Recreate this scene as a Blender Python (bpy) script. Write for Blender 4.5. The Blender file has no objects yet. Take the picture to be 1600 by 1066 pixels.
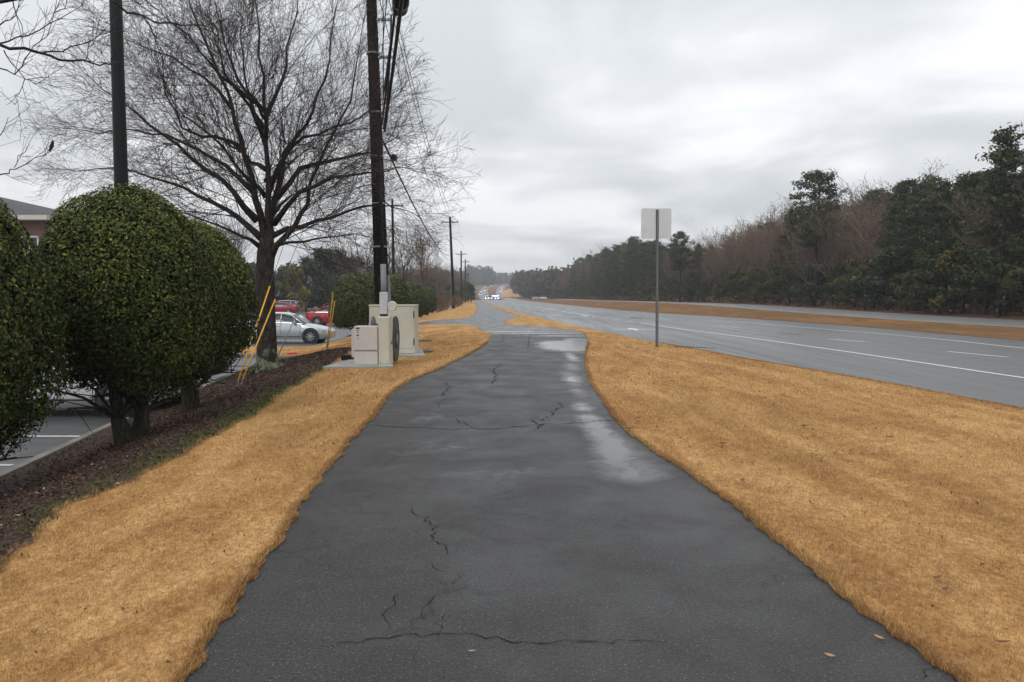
import bpy, math, random
import numpy as np
from mathutils import Vector, Matrix, noise as mnoise

random.seed(7); RNG = np.random.default_rng(7)
C = bpy.context.scene.collection
SC = bpy.context.scene
W, HH = 1600.0, 1066.0
F = 1250.0                       # focal length in photo pixels
CAMZ = 1.5
PITCH = math.atan(69 / F)

# ------------------------------------------------------------------ camera
cam = bpy.data.cameras.new('camera'); camo = bpy.data.objects.new('camera', cam); C.objects.link(camo)
cam.sensor_width = 36.0; cam.lens = 36.0 * F / W
cam.clip_start = 0.05; cam.clip_end = 5000
camo.location = (0, 0, CAMZ); camo.rotation_euler = (math.pi / 2 - PITCH, 0, 0)
SC.camera = camo

# ------------------------------------------------------------------ world, sun, exposure
world = bpy.data.worlds.new('World'); SC.world = world; world.use_nodes = True
def build_world():
    nt = world.node_tree; nt.nodes.clear(); N = nt.nodes.new; L = nt.links.new
    out = N('ShaderNodeOutputWorld')
    sky = N('ShaderNodeTexSky'); sky.sky_type = 'NISHITA'; sky.sun_disc = False
    sky.sun_elevation = math.radians(50); sky.sun_rotation = math.radians(-150); sky.dust_density = 3
    b1 = N('ShaderNodeBackground'); b1.inputs[1].default_value = 0.05; L(sky.outputs[0], b1.inputs[0])
    tc = N('ShaderNodeTexCoord'); sep = N('ShaderNodeSeparateXYZ'); L(tc.outputs['Generated'], sep.inputs[0])
    # project the view direction on a cloud ceiling, so the clouds flatten towards the horizon
    ab = N('ShaderNodeMath'); ab.operation = 'MAXIMUM'; L(sep.outputs[2], ab.inputs[0]); ab.inputs[1].default_value = 0.0
    ad = N('ShaderNodeMath'); ad.operation = 'ADD'; L(ab.outputs[0], ad.inputs[0]); ad.inputs[1].default_value = 0.16
    dx = N('ShaderNodeMath'); dx.operation = 'DIVIDE'; L(sep.outputs[0], dx.inputs[0]); L(ad.outputs[0], dx.inputs[1])
    dy = N('ShaderNodeMath'); dy.operation = 'DIVIDE'; L(sep.outputs[1], dy.inputs[0]); L(ad.outputs[0], dy.inputs[1])
    cm = N('ShaderNodeCombineXYZ'); L(dx.outputs[0], cm.inputs[0]); L(dy.outputs[0], cm.inputs[1]); cm.inputs[2].default_value = 3.7
    n1 = N('ShaderNodeTexNoise'); n1.inputs['Scale'].default_value = 1.25; n1.inputs['Detail'].default_value = 7
    n1.inputs['Roughness'].default_value = 0.47; n1.inputs['Distortion'].default_value = 0.35; L(cm.outputs[0], n1.inputs['Vector'])
    cr = N('ShaderNodeValToRGB'); e = cr.color_ramp.elements
    e[0].position = 0.38; e[0].color = (0.615, 0.645, 0.675, 1)
    e[1].position = 0.62; e[1].color = (0.94, 0.955, 0.975, 1)
    m = e.new(0.5); m.color = (0.745, 0.77, 0.80, 1)
    L(n1.outputs[0], cr.inputs[0])
    # brighter overhead, a little darker down at the horizon
    ramp = N('ShaderNodeMapRange'); ramp.inputs[1].default_value = 0.0; ramp.inputs[2].default_value = 0.36
    ramp.inputs[3].default_value = 0.86; ramp.inputs[4].default_value = 1.10; L(sep.outputs[2], ramp.inputs[0])
    ramp2 = N('ShaderNodeMapRange'); ramp2.inputs[1].default_value = 0.36; ramp2.inputs[2].default_value = 1.0
    ramp2.inputs[3].default_value = 0.0; ramp2.inputs[4].default_value = 0.25; L(sep.outputs[2], ramp2.inputs[0])
    sm = N('ShaderNodeMath'); sm.operation = 'ADD'; L(ramp.outputs[0], sm.inputs[0]); L(ramp2.outputs[0], sm.inputs[1])
    b2 = N('ShaderNodeBackground'); L(cr.outputs[0], b2.inputs[0]); L(sm.outputs[0], b2.inputs[1])
    mx = N('ShaderNodeMixShader'); mx.inputs[0].default_value = 0.94
    L(b1.outputs[0], mx.inputs[1]); L(b2.outputs[0], mx.inputs[2]); L(mx.outputs[0], out.inputs[0])
build_world()
sun = bpy.data.lights.new('sun', 'SUN'); sun.energy = 0.9; sun.angle = math.radians(25); sun.color = (1, 0.97, 0.93)
suno = bpy.data.objects.new('sun', sun); C.objects.link(suno); suno.rotation_euler = (math.radians(40), 0, math.radians(150 + 180))
SC.view_settings.view_transform = 'Standard'; SC.view_settings.look = 'None'
SC.view_settings.exposure = 0.25; SC.view_settings.gamma = 1.0
try: SC.view_settings.use_curve_mapping = False
except Exception: pass
SC.cycles.use_denoising = True
SC.cycles.max_bounces = 5; SC.cycles.diffuse_bounces = 2; SC.cycles.glossy_bounces = 3
SC.cycles.transparent_max_bounces = 8; SC.cycles.volume_bounces = 0

# ------------------------------------------------------------------ geometry helpers
cp, sp = math.cos(PITCH), math.sin(PITCH)
def ray(px, py):
    c = (px - 800) / F; v = (533 - py) / F
    return (c, cp + v * sp, -sp + v * cp)
def G(px, py, z=0.0):
    d = ray(px, py); t = (z - CAMZ) / d[2]
    return (d[0] * t, d[1] * t)
def AT(px, py, Y):
    d = ray(px, py); t = Y / d[1]
    return Vector((d[0] * t, Y, CAMZ + d[2] * t))

def pchip(pts):
    pts = sorted(pts); x = np.array([p[0] for p in pts], float); y = np.array([p[1] for p in pts], float)
    h = np.diff(x); d = np.diff(y) / h; m = np.zeros(len(x)); m[0] = d[0]; m[-1] = d[-1]
    for i in range(1, len(x) - 1):
        if d[i - 1] * d[i] > 0:
            w1 = 2 * h[i] + h[i - 1]; w2 = h[i] + 2 * h[i - 1]
            m[i] = (w1 + w2) / (w1 / d[i - 1] + w2 / d[i])
    def f(q):
        q = np.asarray(q, float); qq = np.clip(q, x[0], x[-1]); i = np.clip(np.searchsorted(x, qq) - 1, 0, len(h) - 1)
        t = (qq - x[i]) / h[i]; t2 = t * t; t3 = t2 * t
        return (2*t3-3*t2+1)*y[i] + (t3-2*t2+t)*h[i]*m[i] + (-2*t3+3*t2)*y[i+1] + (t3-t2)*h[i]*m[i+1]
    return f
def sm01(t): t = np.clip(t, 0, 1); return t * t * (3 - 2 * t)
def px_curve(pix, extra=(), z=0.0):
    out = list(extra)
    for a, b in pix:
        X, Y = G(a, b, z); out.append((Y, X))
    return out

hill = pchip([(-60, 0), (240, 0), (330, .3), (380, .0), (450, .8), (600, 4.6), (800, 10.8), (950, 15.6), (1150, 18), (2000, 18)])
pR0 = pchip(px_curve([(1500,1066),(1290,905),(1100,755),(975,669),(927,603),(918,580),(915,552),(919,533),(908,519),(852,511),(800,507.5),(787,503.5),(790,500.5),(812,495),(800,490),(780,482),(762,474)],
        [(-6, 2.0), (0, 1.9), (330, -12.5), (600, -27)]))
pL0 = pchip(px_curve([(285,1066),(350,955),(425,860),(500,745),(575,660),(622,605),(685,577),(760,536),(769,524),(755,517)],
        [(-6, -1.1), (0, -1.15), (43.5, -2.6), (45, -9.4), (50.0, -9.4), (52.5, -4.6), (57, -3.2), (62.5, -3.05), (81, -3.6), (125, -5.4), (187, -8.8), (268, -12.5), (330, -15.5), (600, -30)]))
rL0 = pchip(px_curve([(1600,640),(1380,598),(1266,578),(1161,560),(1080,545),(1000,530.5),(925,514.5),(870,503),(840,495.5),(816,490),(792,482),(766,474)],
        [(-60, 10.3), (0, 7.35), (330, -11.6), (600, -25), (800, -29), (950, -13), (1010, 8), (1200, 60)]))
rR0 = pchip(px_curve([(1600,532),(1375,513),(1187,499),(1000,487),(840,472)],
        [(-60, 22), (0, 19), (330, 2), (400, -8), (600, -18), (800, -22), (950, -5), (1010, 17), (1200, 70)]))
mR0 = pchip([(-60, 30), (0, 27), (250, 14.5), (330, 9), (400, -3), (600, -12), (800, -14), (950, 0), (1010, 24), (1200, 80)])
cR0 = pchip([(-60, 37), (0, 34), (250, 21.5), (330, 15.5), (400, 4), (600, -5), (800, -7), (950, 7), (1010, 31), (1200, 88)])
mul0 = pchip(px_curve([(0,905),(120,800),(200,762),(290,715),(350,682),(400,652),(440,622),(512,578)],
        [(-6, -2.2), (0, -2.35), (20.5, -4.3), (23, -4.6), (26, -6.0), (28, -8.0)], z=-.06))
kerb0 = pchip([(-6, -4.8), (5, -5.35), (9.2, -5.95), (13.5, -6.6), (20.2, -7.4), (25, -8.0), (28.5, -8.3), (44, -8.5), (57, -9.4), (120, -11.5), (300, -20)])
lev0 = pchip([(-6, -2.2), (18, -4.1), (21, -4.3), (26, -4.5), (40, -4.3), (60, -4.6), (100, -7.0), (300, -15)])

def H(x, y):
    x = np.asarray(x, float); y = np.asarray(y, float)
    xs = lev0(y); xk = kerb0(y)
    amp = 0.6 * (1 - sm01((y - 120) / 60))
    left = -amp * sm01((xs - x) / (xs - xk))
    u = x + 0.05 * y
    right = 0.62 * sm01((y - 38) / 75) * sm01((u - 19.3) / 6.0) * (1 - sm01((y - 260) / 80))
    return left + right + hill(y)
def Hs(x, y): return float(H(x, y))

# edges of the strips at a given Y, left to right
def wig(y, s, a=0.02):
    y = np.asarray(y, float)
    return a * (np.sin(y*5.1+s)*.5 + np.sin(y*11.7+2*s)*.35 + np.sin(y*23.3+s*3)*.3 + np.sin(y*1.9+s)*.5) / (1 + np.maximum(y-25, 0) * .02)
def E_pL(y): return pL0(y) + wig(y, 1.0)
def E_pR(y): return pR0(y) + wig(y, 4.0)
def E_rL(y): return rL0(y) + wig(y, 2.0, .02)
def E_kerb(y):
    y = np.asarray(y, float)
    isl = sm01((y - 29.2) / .8) * (1 - sm01((y - 32.6) / 1.2))     # the grass island pokes into the car park
    return np.minimum(kerb0(y) - 7.0 * isl, E_pL(y))
def E_mul(y):
    y = np.asarray(y, float)
    return np.minimum(np.maximum(np.where(y < 28, mul0(y) + wig(y, 7.0, .05), -1e3), E_kerb(y)), E_pL(y))

ROWS = np.unique(np.concatenate([np.arange(-4, 2, .5), np.arange(2, 20, .1), np.arange(20, 70, .2), np.arange(70, 130, 1), np.arange(130, 340, 3), np.arange(340, 1200, 8)]).round(3))

# ------------------------------------------------------------------ materials
MATS = {}
class NT:
    def __init__(s, name):
        s.m = bpy.data.materials.new(name); s.m.use_nodes = True; s.nt = s.m.node_tree
        s.b = s.nt.nodes['Principled BSDF']; s.out = s.nt.nodes['Material Output']
    def n(s, t, **kw):
        nd = s.nt.nodes.new(t)
        for k, v in kw.items():
            if hasattr(nd, k): setattr(nd, k, v)
            else: nd.inputs[k].default_value = v
        return nd
    def l(s, a, b): s.nt.links.new(a, b)
    def noise(s, scale, detail=4, rough=.55, vec=None, dist=0):
        nd = s.n('ShaderNodeTexNoise'); nd.inputs['Scale'].default_value = scale; nd.inputs['Detail'].default_value = detail
        nd.inputs['Roughness'].default_value = rough; nd.inputs['Distortion'].default_value = dist
        if vec is not None: s.l(vec, nd.inputs['Vector'])
        return nd.outputs[0]
    def pos(s, sc=(1, 1, 1), obj=False):
        src = s.n('ShaderNodeTexCoord').outputs['Object'] if obj else s.n('ShaderNodeNewGeometry').outputs['Position']
        mp = s.n('ShaderNodeMapping'); mp.inputs['Scale'].default_value = sc; s.l(src, mp.inputs['Vector']); return mp.outputs[0]
    def ramp(s, fac, stops):
        r = s.n('ShaderNodeValToRGB'); e = r.color_ramp.elements
        while len(e) < len(stops): e.new(0.5)
        for i, (p, c) in enumerate(stops):
            e[i].position = p; e[i].color = (*c, 1) if len(c) == 3 else c
        s.l(fac, r.inputs[0]); return r.outputs[0]
    def mix(s, fac, a, b, mode='MIX'):
        m = s.n('ShaderNodeMix', data_type='RGBA', blend_type=mode)
        for sock, v in ((m.inputs[0], fac), (m.inputs[6], a), (m.inputs[7], b)):
            if hasattr(v, 'default_value') or hasattr(v, 'is_output'): s.l(v, sock)
            elif isinstance(v, (int, float)): sock.default_value = v
            else: sock.default_value = (*v, 1)
        return m.outputs[2]
    def math(s, op, a, b=0.0, c=None, clamp=False):
        m = s.n('ShaderNodeMath', operation=op); m.use_clamp = clamp
        for i, v in enumerate((a, b) if c is None else (a, b, c)):
            if isinstance(v, (int, float)): m.inputs[i].default_value = v
            else: s.l(v, m.inputs[i])
        return m.outputs[0]
    def mr(s, v, a, b, c, d):
        m = s.n('ShaderNodeMapRange'); s.l(v, m.inputs[0])
        for i, q in enumerate((a, b, c, d)): m.inputs[i + 1].default_value = q
        return m.outputs[0]
    def bump(s, h, strength=.3, dist=.01):
        b = s.n('ShaderNodeBump'); b.inputs['Strength'].default_value = strength; b.inputs['Distance'].default_value = dist
        s.l(h, b.inputs['Height']); s.l(b.outputs[0], s.b.inputs['Normal']); return b
    def attr(s, name): return s.n('ShaderNodeAttribute', attribute_name=name)

def flat(name, col, rough=.5, metal=0.0, var=.12, scale=6, spec=None, emit=None, bump=0, coat=0):
    if name in MATS: return MATS[name]
    s = NT(name); v = s.noise(scale, 4, .6, s.pos(obj=True))
    lo = tuple(c * (1 - var) for c in col); hi = tuple(min(1, c * (1 + var)) for c in col)
    s.l(s.ramp(v, [(.3, lo), (.7, hi)]), s.b.inputs['Base Color'])
    s.l(s.mr(v, .3, .7, max(0.02, rough - .07), min(1, rough + .07)), s.b.inputs['Roughness'])
    s.b.inputs['Metallic'].default_value = metal
    if spec is not None: s.b.inputs['Specular IOR Level'].default_value = spec
    if coat: s.b.inputs['Coat Weight'].default_value = coat
    if bump: s.bump(v, bump, .01)
    if emit:
        s.b.inputs['Emission Color'].default_value = (*emit[0], 1); s.b.inputs['Emission Strength'].default_value = emit[1]
    MATS[name] = s.m; return s.m

def grass_color(s, tint=None):
    """straw colour of dormant turf; patches follow real wear and mowing lines"""
    p = s.pos()
    big = s.noise(.55, 5, .6, s.pos((1, .55, 1)), .6)
    band = s.noise(1.6, 4, .6, s.pos((1.0, .22, 1)), .8)
    fine = s.noise(9, 4, .7, p, .3)
    c1 = s.ramp(band, [(.36, (.36, .178, .062)), (.50, (.55, .310, .118)), (.62, (.72, .455, .20))])
    c2 = s.ramp(fine, [(.26, (.23, .10, .036)), (.46, (.52, .30, .115)), (.72, (.72, .47, .22))])
    c = s.mix(.42, c1, c2); dk = s.noise(3.2, 6, .75, s.pos((1, .5, 1)), 1.2); c = s.mix(s.mr(dk, .52, .68, 0, .55), c, (.25, .12, .045)); c = s.mix(s.mr(dk, .30, .42, .4, 0), c, (.72, .47, .21))
    c = s.mix(s.mr(big, .52, .74, 0, .55), c, (.36, .235, .085))
    if tint is not None:
        c = s.mix(tint, s.mix(1.0, c, (.40, .33, .28), 'MULTIPLY'), s.mix(.22, s.mix(1.0, c, (1.22, 1.2, 1.15), 'MULTIPLY'), (.66, .48, .25)))
    return c, fine, band
def mat_lawn():
    s = NT('dormant lawn'); c, fine, band = grass_color(s)
    far = s.noise(38, 3, .7, s.pos((1, .6, 1)))
    c = s.mix(s.mr(far, .36, .62, .6, 0), c, (.15, .075, .028))
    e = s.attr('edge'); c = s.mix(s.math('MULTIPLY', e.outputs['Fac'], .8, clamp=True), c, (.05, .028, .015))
    s.l(c, s.b.inputs['Base Color']); s.b.inputs['Roughness'].default_value = .95; s.b.inputs['Specular IOR Level'].default_value = .1
    s.bump(s.math('ADD', far, s.math('MULTIPLY', fine, 1.2)), .8, .035); return s.m
def mat_blade(green=False):
    s = NT('green grass blades' if green else 'straw grass blades'); t = s.attr('tint')
    if green: c = s.ramp(t.outputs['Fac'], [(0, (.05, .085, .015)), (1, (.16, .22, .045))])
    else: c, _, _ = grass_color(s, t.outputs['Fac'])
    s.l(c, s.b.inputs['Base Color']); s.b.inputs['Roughness'].default_value = .75; s.b.inputs['Specular IOR Level'].default_value = .2
    return s.m
def mat_median():
    s = NT('median turf'); p = s.pos((1, .3, 1)); a = s.noise(.42, 7, .72, p, .8); b = s.noise(14, 4, .7, s.pos())
    c = s.ramp(a, [(.30, (.15, .062, .032)), (.42, (.27, .14, .062)), (.52, (.17, .085, .042)), (.60, (.13, .11, .042)), (.72, (.31, .18, .085))])
    c = s.mix(s.mr(b, .35, .62, .55, 0), c, (.12, .065, .025))
    s.l(c, s.b.inputs['Base Color']); s.b.inputs['Roughness'].default_value = .95; s.b.inputs['Specular IOR Level'].default_value = .1
    s.bump(b, .8, .05); return s.m
def mat_asphalt(name, base, wetlo, wethi, speck=1.0, streak=(1, 1, 1), spec=.5):
    s = NT(name); s.b.inputs['Specular IOR Level'].default_value = spec; p = s.pos()
    ag = s.n('ShaderNodeTexVoronoi'); ag.inputs['Scale'].default_value = 130; s.l(p, ag.inputs['Vector'])
    ag2 = s.n('ShaderNodeTexVoronoi'); ag2.inputs['Scale'].default_value = 34; s.l(p, ag2.inputs['Vector'])
    fine = s.noise(70, 4, .75, p); mid = s.noise(1.3, 6, .62, s.pos(streak), .4); mot = s.noise(7, 4, .6, p)
    c = s.ramp(fine, [(.3, tuple(q * .28 for q in base)), (.5, base), (.72, tuple(q * 2.3 for q in base))])
    st = s.mix(s.mr(mot, .40, .70, 0, .45), c, tuple(q * 1.35 for q in base))
    st = s.mix(s.mr(mid, .42, .66, 0, .5), st, tuple(q * .55 for q in base))
    # pale stones in the worn surface
    d = s.math('LESS_THAN', ag.outputs['Distance'], .34); pick = s.n('ShaderNodeSeparateColor'); s.l(ag.outputs['Color'], pick.inputs[0])
    d = s.math('MULTIPLY', d, s.math('GREATER_THAN', pick.outputs[0], .945))
    d2 = s.math('LESS_THAN', ag2.outputs['Distance'], .09); pk2 = s.n('ShaderNodeSeparateColor'); s.l(ag2.outputs['Color'], pk2.inputs[0])
    d2 = s.math('MULTIPLY', d2, s.math('GREATER_THAN', pk2.outputs[0], .86))
    dd = s.math('MAXIMUM', d, d2)
    st = s.mix(s.math('MULTIPLY', dd, .75 * speck), st, (.33, .31, .28))
    if speck >= 1:
        gr = s.noise(190, 3, .8, p); st = s.mix(s.mr(gr, .32, .50, .9, 0), st, tuple(q * .15 for q in base)); st = s.mix(s.mr(gr, .54, .68, 0, .7), st, tuple(q * 3.6 for q in base)); g2 = s.noise(60, 2, .8, p); st = s.mix(s.mr(g2, .55, .66, 0, .6), st, tuple(q * 2.6 for q in base)); st = s.mix(s.mr(g2, .36, .46, .7, 0), st, tuple(q * .25 for q in base))
        wob = s.n('ShaderNodeTexNoise'); wob.inputs['Scale'].default_value = 5; wob.inputs['Detail'].default_value = 5; s.l(p, wob.inputs['Vector'])
        vm = s.n('ShaderNodeVectorMath', operation='MULTIPLY_ADD'); s.l(wob.outputs['Color'], vm.inputs[0]); vm.inputs[1].default_value = (.35, .35, 0); s.l(p, vm.inputs[2])
        ve = s.n('ShaderNodeTexVoronoi', feature='DISTANCE_TO_EDGE'); ve.inputs['Scale'].default_value = 1.9; s.l(vm.outputs[0], ve.inputs['Vector'])
        ln_ = s.math('LESS_THAN', ve.outputs['Distance'], .0085)
        msk = s.mr(s.noise(.75, 5, .65, s.pos((1, .7, 1)), .5),   .49, .58, 0, .8)
        st = s.mix(s.math('MULTIPLY', s.mr(ve.outputs['Distance'], 0, .07, .55, 0), msk), st, tuple(q * .35 for q in base))
        st = s.mix(s.math('MULTIPLY', ln_, msk), st, (.004, .004, .004))
    w = s.attr('wet').outputs['Fac']
    wn = s.math('ADD', w, s.mr(s.noise(2.3, 5, .6, s.pos((1, .8, 1)), .6), .3, .7, -.15, .15))
    wn = s.math('ADD', wn, s.mr(s.noise(9, 3, .6, p), .3, .7, -.06, .06))
    pud = s.mr(wn, .30, .76, 0, 1)
    st = s.mix(s.math('MULTIPLY', pud, .35), st, tuple(q * .5 for q in base))
    s.l(st, s.b.inputs['Base Color'])
    r = s.mr(mid, .34, .66, wetlo, wethi); r = s.math('ADD', r, s.mr(fine, .3, .7, -.05, .05))
    mxr = s.n('ShaderNodeMix', data_type='FLOAT'); s.l(pud, mxr.inputs[0]); s.l(r, mxr.inputs[2]); mxr.inputs[3].default_value = .09
    s.l(mxr.outputs[0], s.b.inputs['Roughness'])
    hgt = s.math('ADD', s.math('MULTIPLY', fine, .6), s.math('MULTIPLY', ag.outputs['Distance'], .5))
    bp = s.bump(hgt, .6, .006)
    s.l(s.mr(pud, 0, 1, .6 if speck >= 1 else .5, .02), bp.inputs['Strength'])
    return s.m
def mat_mulch():
    s = NT('bark mulch'); p = s.pos(); a = s.noise(26, 5, .75, p, .6); b = s.noise(1.3, 4, .6, p); g = s.attr('moss').outputs['Fac']
    c = s.ramp(a, [(.32, (.014, .007, .0045)), (.52, (.052, .025, .016)), (.72, (.105, .058, .036))])
    c = s.mix(s.mr(b, .50, .70, 0, .6), c, (.095, .062, .042))
    gm = s.mr(s.math('ADD', g, s.mr(s.noise(7, 4, .7, p), .3, .7, -.4, .4)), .45, .8, 0, .85)
    c = s.mix(gm, c, (.075, .10, .02))
    s.l(c, s.b.inputs['Base Color']); s.b.inputs['Roughness'].default_value = .85; s.bump(a, 1.0, .03); return s.m
def mat_soil():
    s = NT('leaf litter soil'); a = s.noise(9, 6, .75, s.pos(), .4)
    s.l(s.ramp(a, [(.3, (.025, .012, .007)), (.52, (.10, .045, .022)), (.72, (.20, .10, .05))]), s.b.inputs['Base Color'])
    s.b.inputs['Roughness'].default_value = .95; s.bump(a, .8, .06); return s.m
def mat_bark(name, c0, c1, lichen=0.0, green=0.0):
    s = NT(name); p = s.pos((1, 1, .22)); a = s.noise(22, 6, .75, p, .8)
    c = s.ramp(a, [(.33, tuple(q * .35 for q in c0)), (.5, c0), (.7, c1)])
    if lichen:
        b = s.noise(6.5, 5, .7, s.pos(), .3)
        z = s.n('ShaderNodeSeparateXYZ'); s.l(s.n('ShaderNodeNewGeometry').outputs['Position'], z.inputs[0])
        big = s.math('ADD', b, s.mr(z.outputs[2], -.25, .45, .17, -.05))
        c = s.mix(s.mr(big, .60, .68, 0, lichen), c, (.20, .23, .15))
    if green: c = s.mix(s.mr(s.noise(3, 4, .6, s.pos()), .42, .62, 0, green), c, (.05, .075, .035))
    s.l(c, s.b.inputs['Base Color']); s.b.inputs['Roughness'].default_value = .95; s.b.inputs['Specular IOR Level'].default_value = .1
    s.bump(a, 1.0, .03); return s.m
def mat_leaf(name, cols, rough=.38, spec=.5, back=None):
    s = NT(name); t = s.attr('tint')
    n = len(cols); c = s.ramp(t.outputs['Fac'], [(i / (n - 1) if n > 1 else 0, q) for i, q in enumerate(cols)])
    s.l(c, s.b.inputs['Base Color']); s.b.inputs['Roughness'].default_value = rough; s.b.inputs['Specular IOR Level'].default_value = spec
    return s.m
M = {}
M['lawn'] = mat_lawn(); M['blade'] = mat_blade(); M['greenblade'] = mat_blade(True); M['median'] = mat_median()
M['path'] = mat_asphalt('worn damp path asphalt', (.030, .029, .0285), .44, .62, 1.0, spec=.34)
M['road'] = mat_asphalt('wet road asphalt', (.082, .084, .086), .27, .46, .5, (1.5, .05, 1))
M['farroad'] = mat_asphalt('wet far carriageway asphalt', (.17, .172, .172), .42, .5, .2, (1, .12, 1))
M['lot'] = mat_asphalt('car park asphalt', (.060, .061, .063), .38, .52, .3)
M['mulch'] = mat_mulch(); M['soil'] = mat_soil()
M['bark'] = mat_bark('furrowed grey brown bark', (.040, .032, .027), (.115, .098, .085), .9)
M['twig'] = flat('fine twig bark', (.034, .022, .018), .85, var=.3, scale=2)
M['hollybark'] = mat_bark('smooth mossy bark', (.045, .038, .030), (.11, .095, .08), 0, .25)
M['woodbark'] = mat_bark('woodland bark', (.035, .028, .024), (.09, .075, .062))
M['polewood'] = mat_bark('creosoted pole timber', (.018, .012, .010), (.060, .042, .032))
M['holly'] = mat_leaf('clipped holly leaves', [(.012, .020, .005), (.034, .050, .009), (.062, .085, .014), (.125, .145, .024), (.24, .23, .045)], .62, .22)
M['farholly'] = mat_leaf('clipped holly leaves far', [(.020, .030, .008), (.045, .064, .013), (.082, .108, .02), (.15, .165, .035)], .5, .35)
M['pine'] = mat_leaf('pine needles', [(.014, .024, .010), (.030, .048, .016), (.052, .075, .024), (.10, .12, .038)], .6, .25)
M['magnolia'] = mat_leaf('broad evergreen leaves', [(.012, .024, .008), (.026, .046, .014), (.05, .08, .022)], .45, .4)
M['rust'] = mat_leaf('rusty hanging leaves', [(.075, .045, .027), (.15, .092, .055), (.23, .15, .09)], .8, .1)
M['browntwig'] = flat('red brown woodland twigs', (.165, .120, .092), .9, var=.25, scale=1)
M['greytwig'] = flat('grey woodland twigs', (.11, .085, .072), .9, var=.25, scale=1)
M['under'] = mat_leaf('understorey leaves', [(.022, .026, .009), (.055, .058, .018), (.10, .095, .028), (.14, .09, .032)], .7, .2)
M['farwood'] = mat_leaf('far woodland', [(.020, .030, .014), (.045, .045, .026), (.085, .062, .042), (.06, .075, .035)], .9, .1)
M['orangeleaf'] = mat_leaf('yellowing leaves', [(.06, .08, .02), (.22, .16, .03), (.34, .17, .03)], .6, .2)

# ------------------------------------------------------------------ mesh building
def link(name, verts, faces, mat, parent=None, smooth=False, attrs=None):
    me = bpy.data.meshes.new(name)
    if isinstance(verts, np.ndarray) and isinstance(faces, np.ndarray):
        nf, k = faces.shape
        me.vertices.add(len(verts)); me.vertices.foreach_set('co', verts.astype(np.float32).ravel())
        me.loops.add(nf * k); me.loops.foreach_set('vertex_index', faces.astype(np.int32).ravel())
        me.polygons.add(nf); me.polygons.foreach_set('loop_start', np.arange(0, nf * k, k, dtype=np.int32))
        me.polygons.foreach_set('loop_total', np.full(nf, k, dtype=np.int32)); me.update(calc_edges=True)
    else:
        me.from_pydata([tuple(v) for v in verts], [], [tuple(f) for f in faces])
    if attrs:
        for k_, v_ in attrs.items():
            a = me.attributes.new(k_, 'FLOAT', 'POINT'); a.data.foreach_set('value', np.asarray(v_, np.float32))
    if smooth: me.polygons.foreach_set('use_smooth', [True] * len(me.polygons))
    me.materials.append(mat); me.update()
    o = bpy.data.objects.new(name, me); C.objects.link(o)
    if parent is not None: o.parent = parent
    return o
def tag(o, label=None, cat=None, group=None, kind=None):
    for k, v in (('label', label), ('category', cat), ('group', group), ('kind', kind)):
        if v: o[k] = v
    return o
def thing(name, label, cat, loc=(0, 0, 0), rz=0, group=None):
    o = bpy.data.objects.new(name, None); C.objects.link(o); o.location = loc; o.rotation_euler = (0, 0, rz)
    o.empty_display_size = .2
    return tag(o, label, cat, group)
def copy_tree(o, parent=None):
    c = o.copy(); C.objects.link(c); c.parent = parent
    for ch in o.children: copy_tree(ch, c)
    return c

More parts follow.
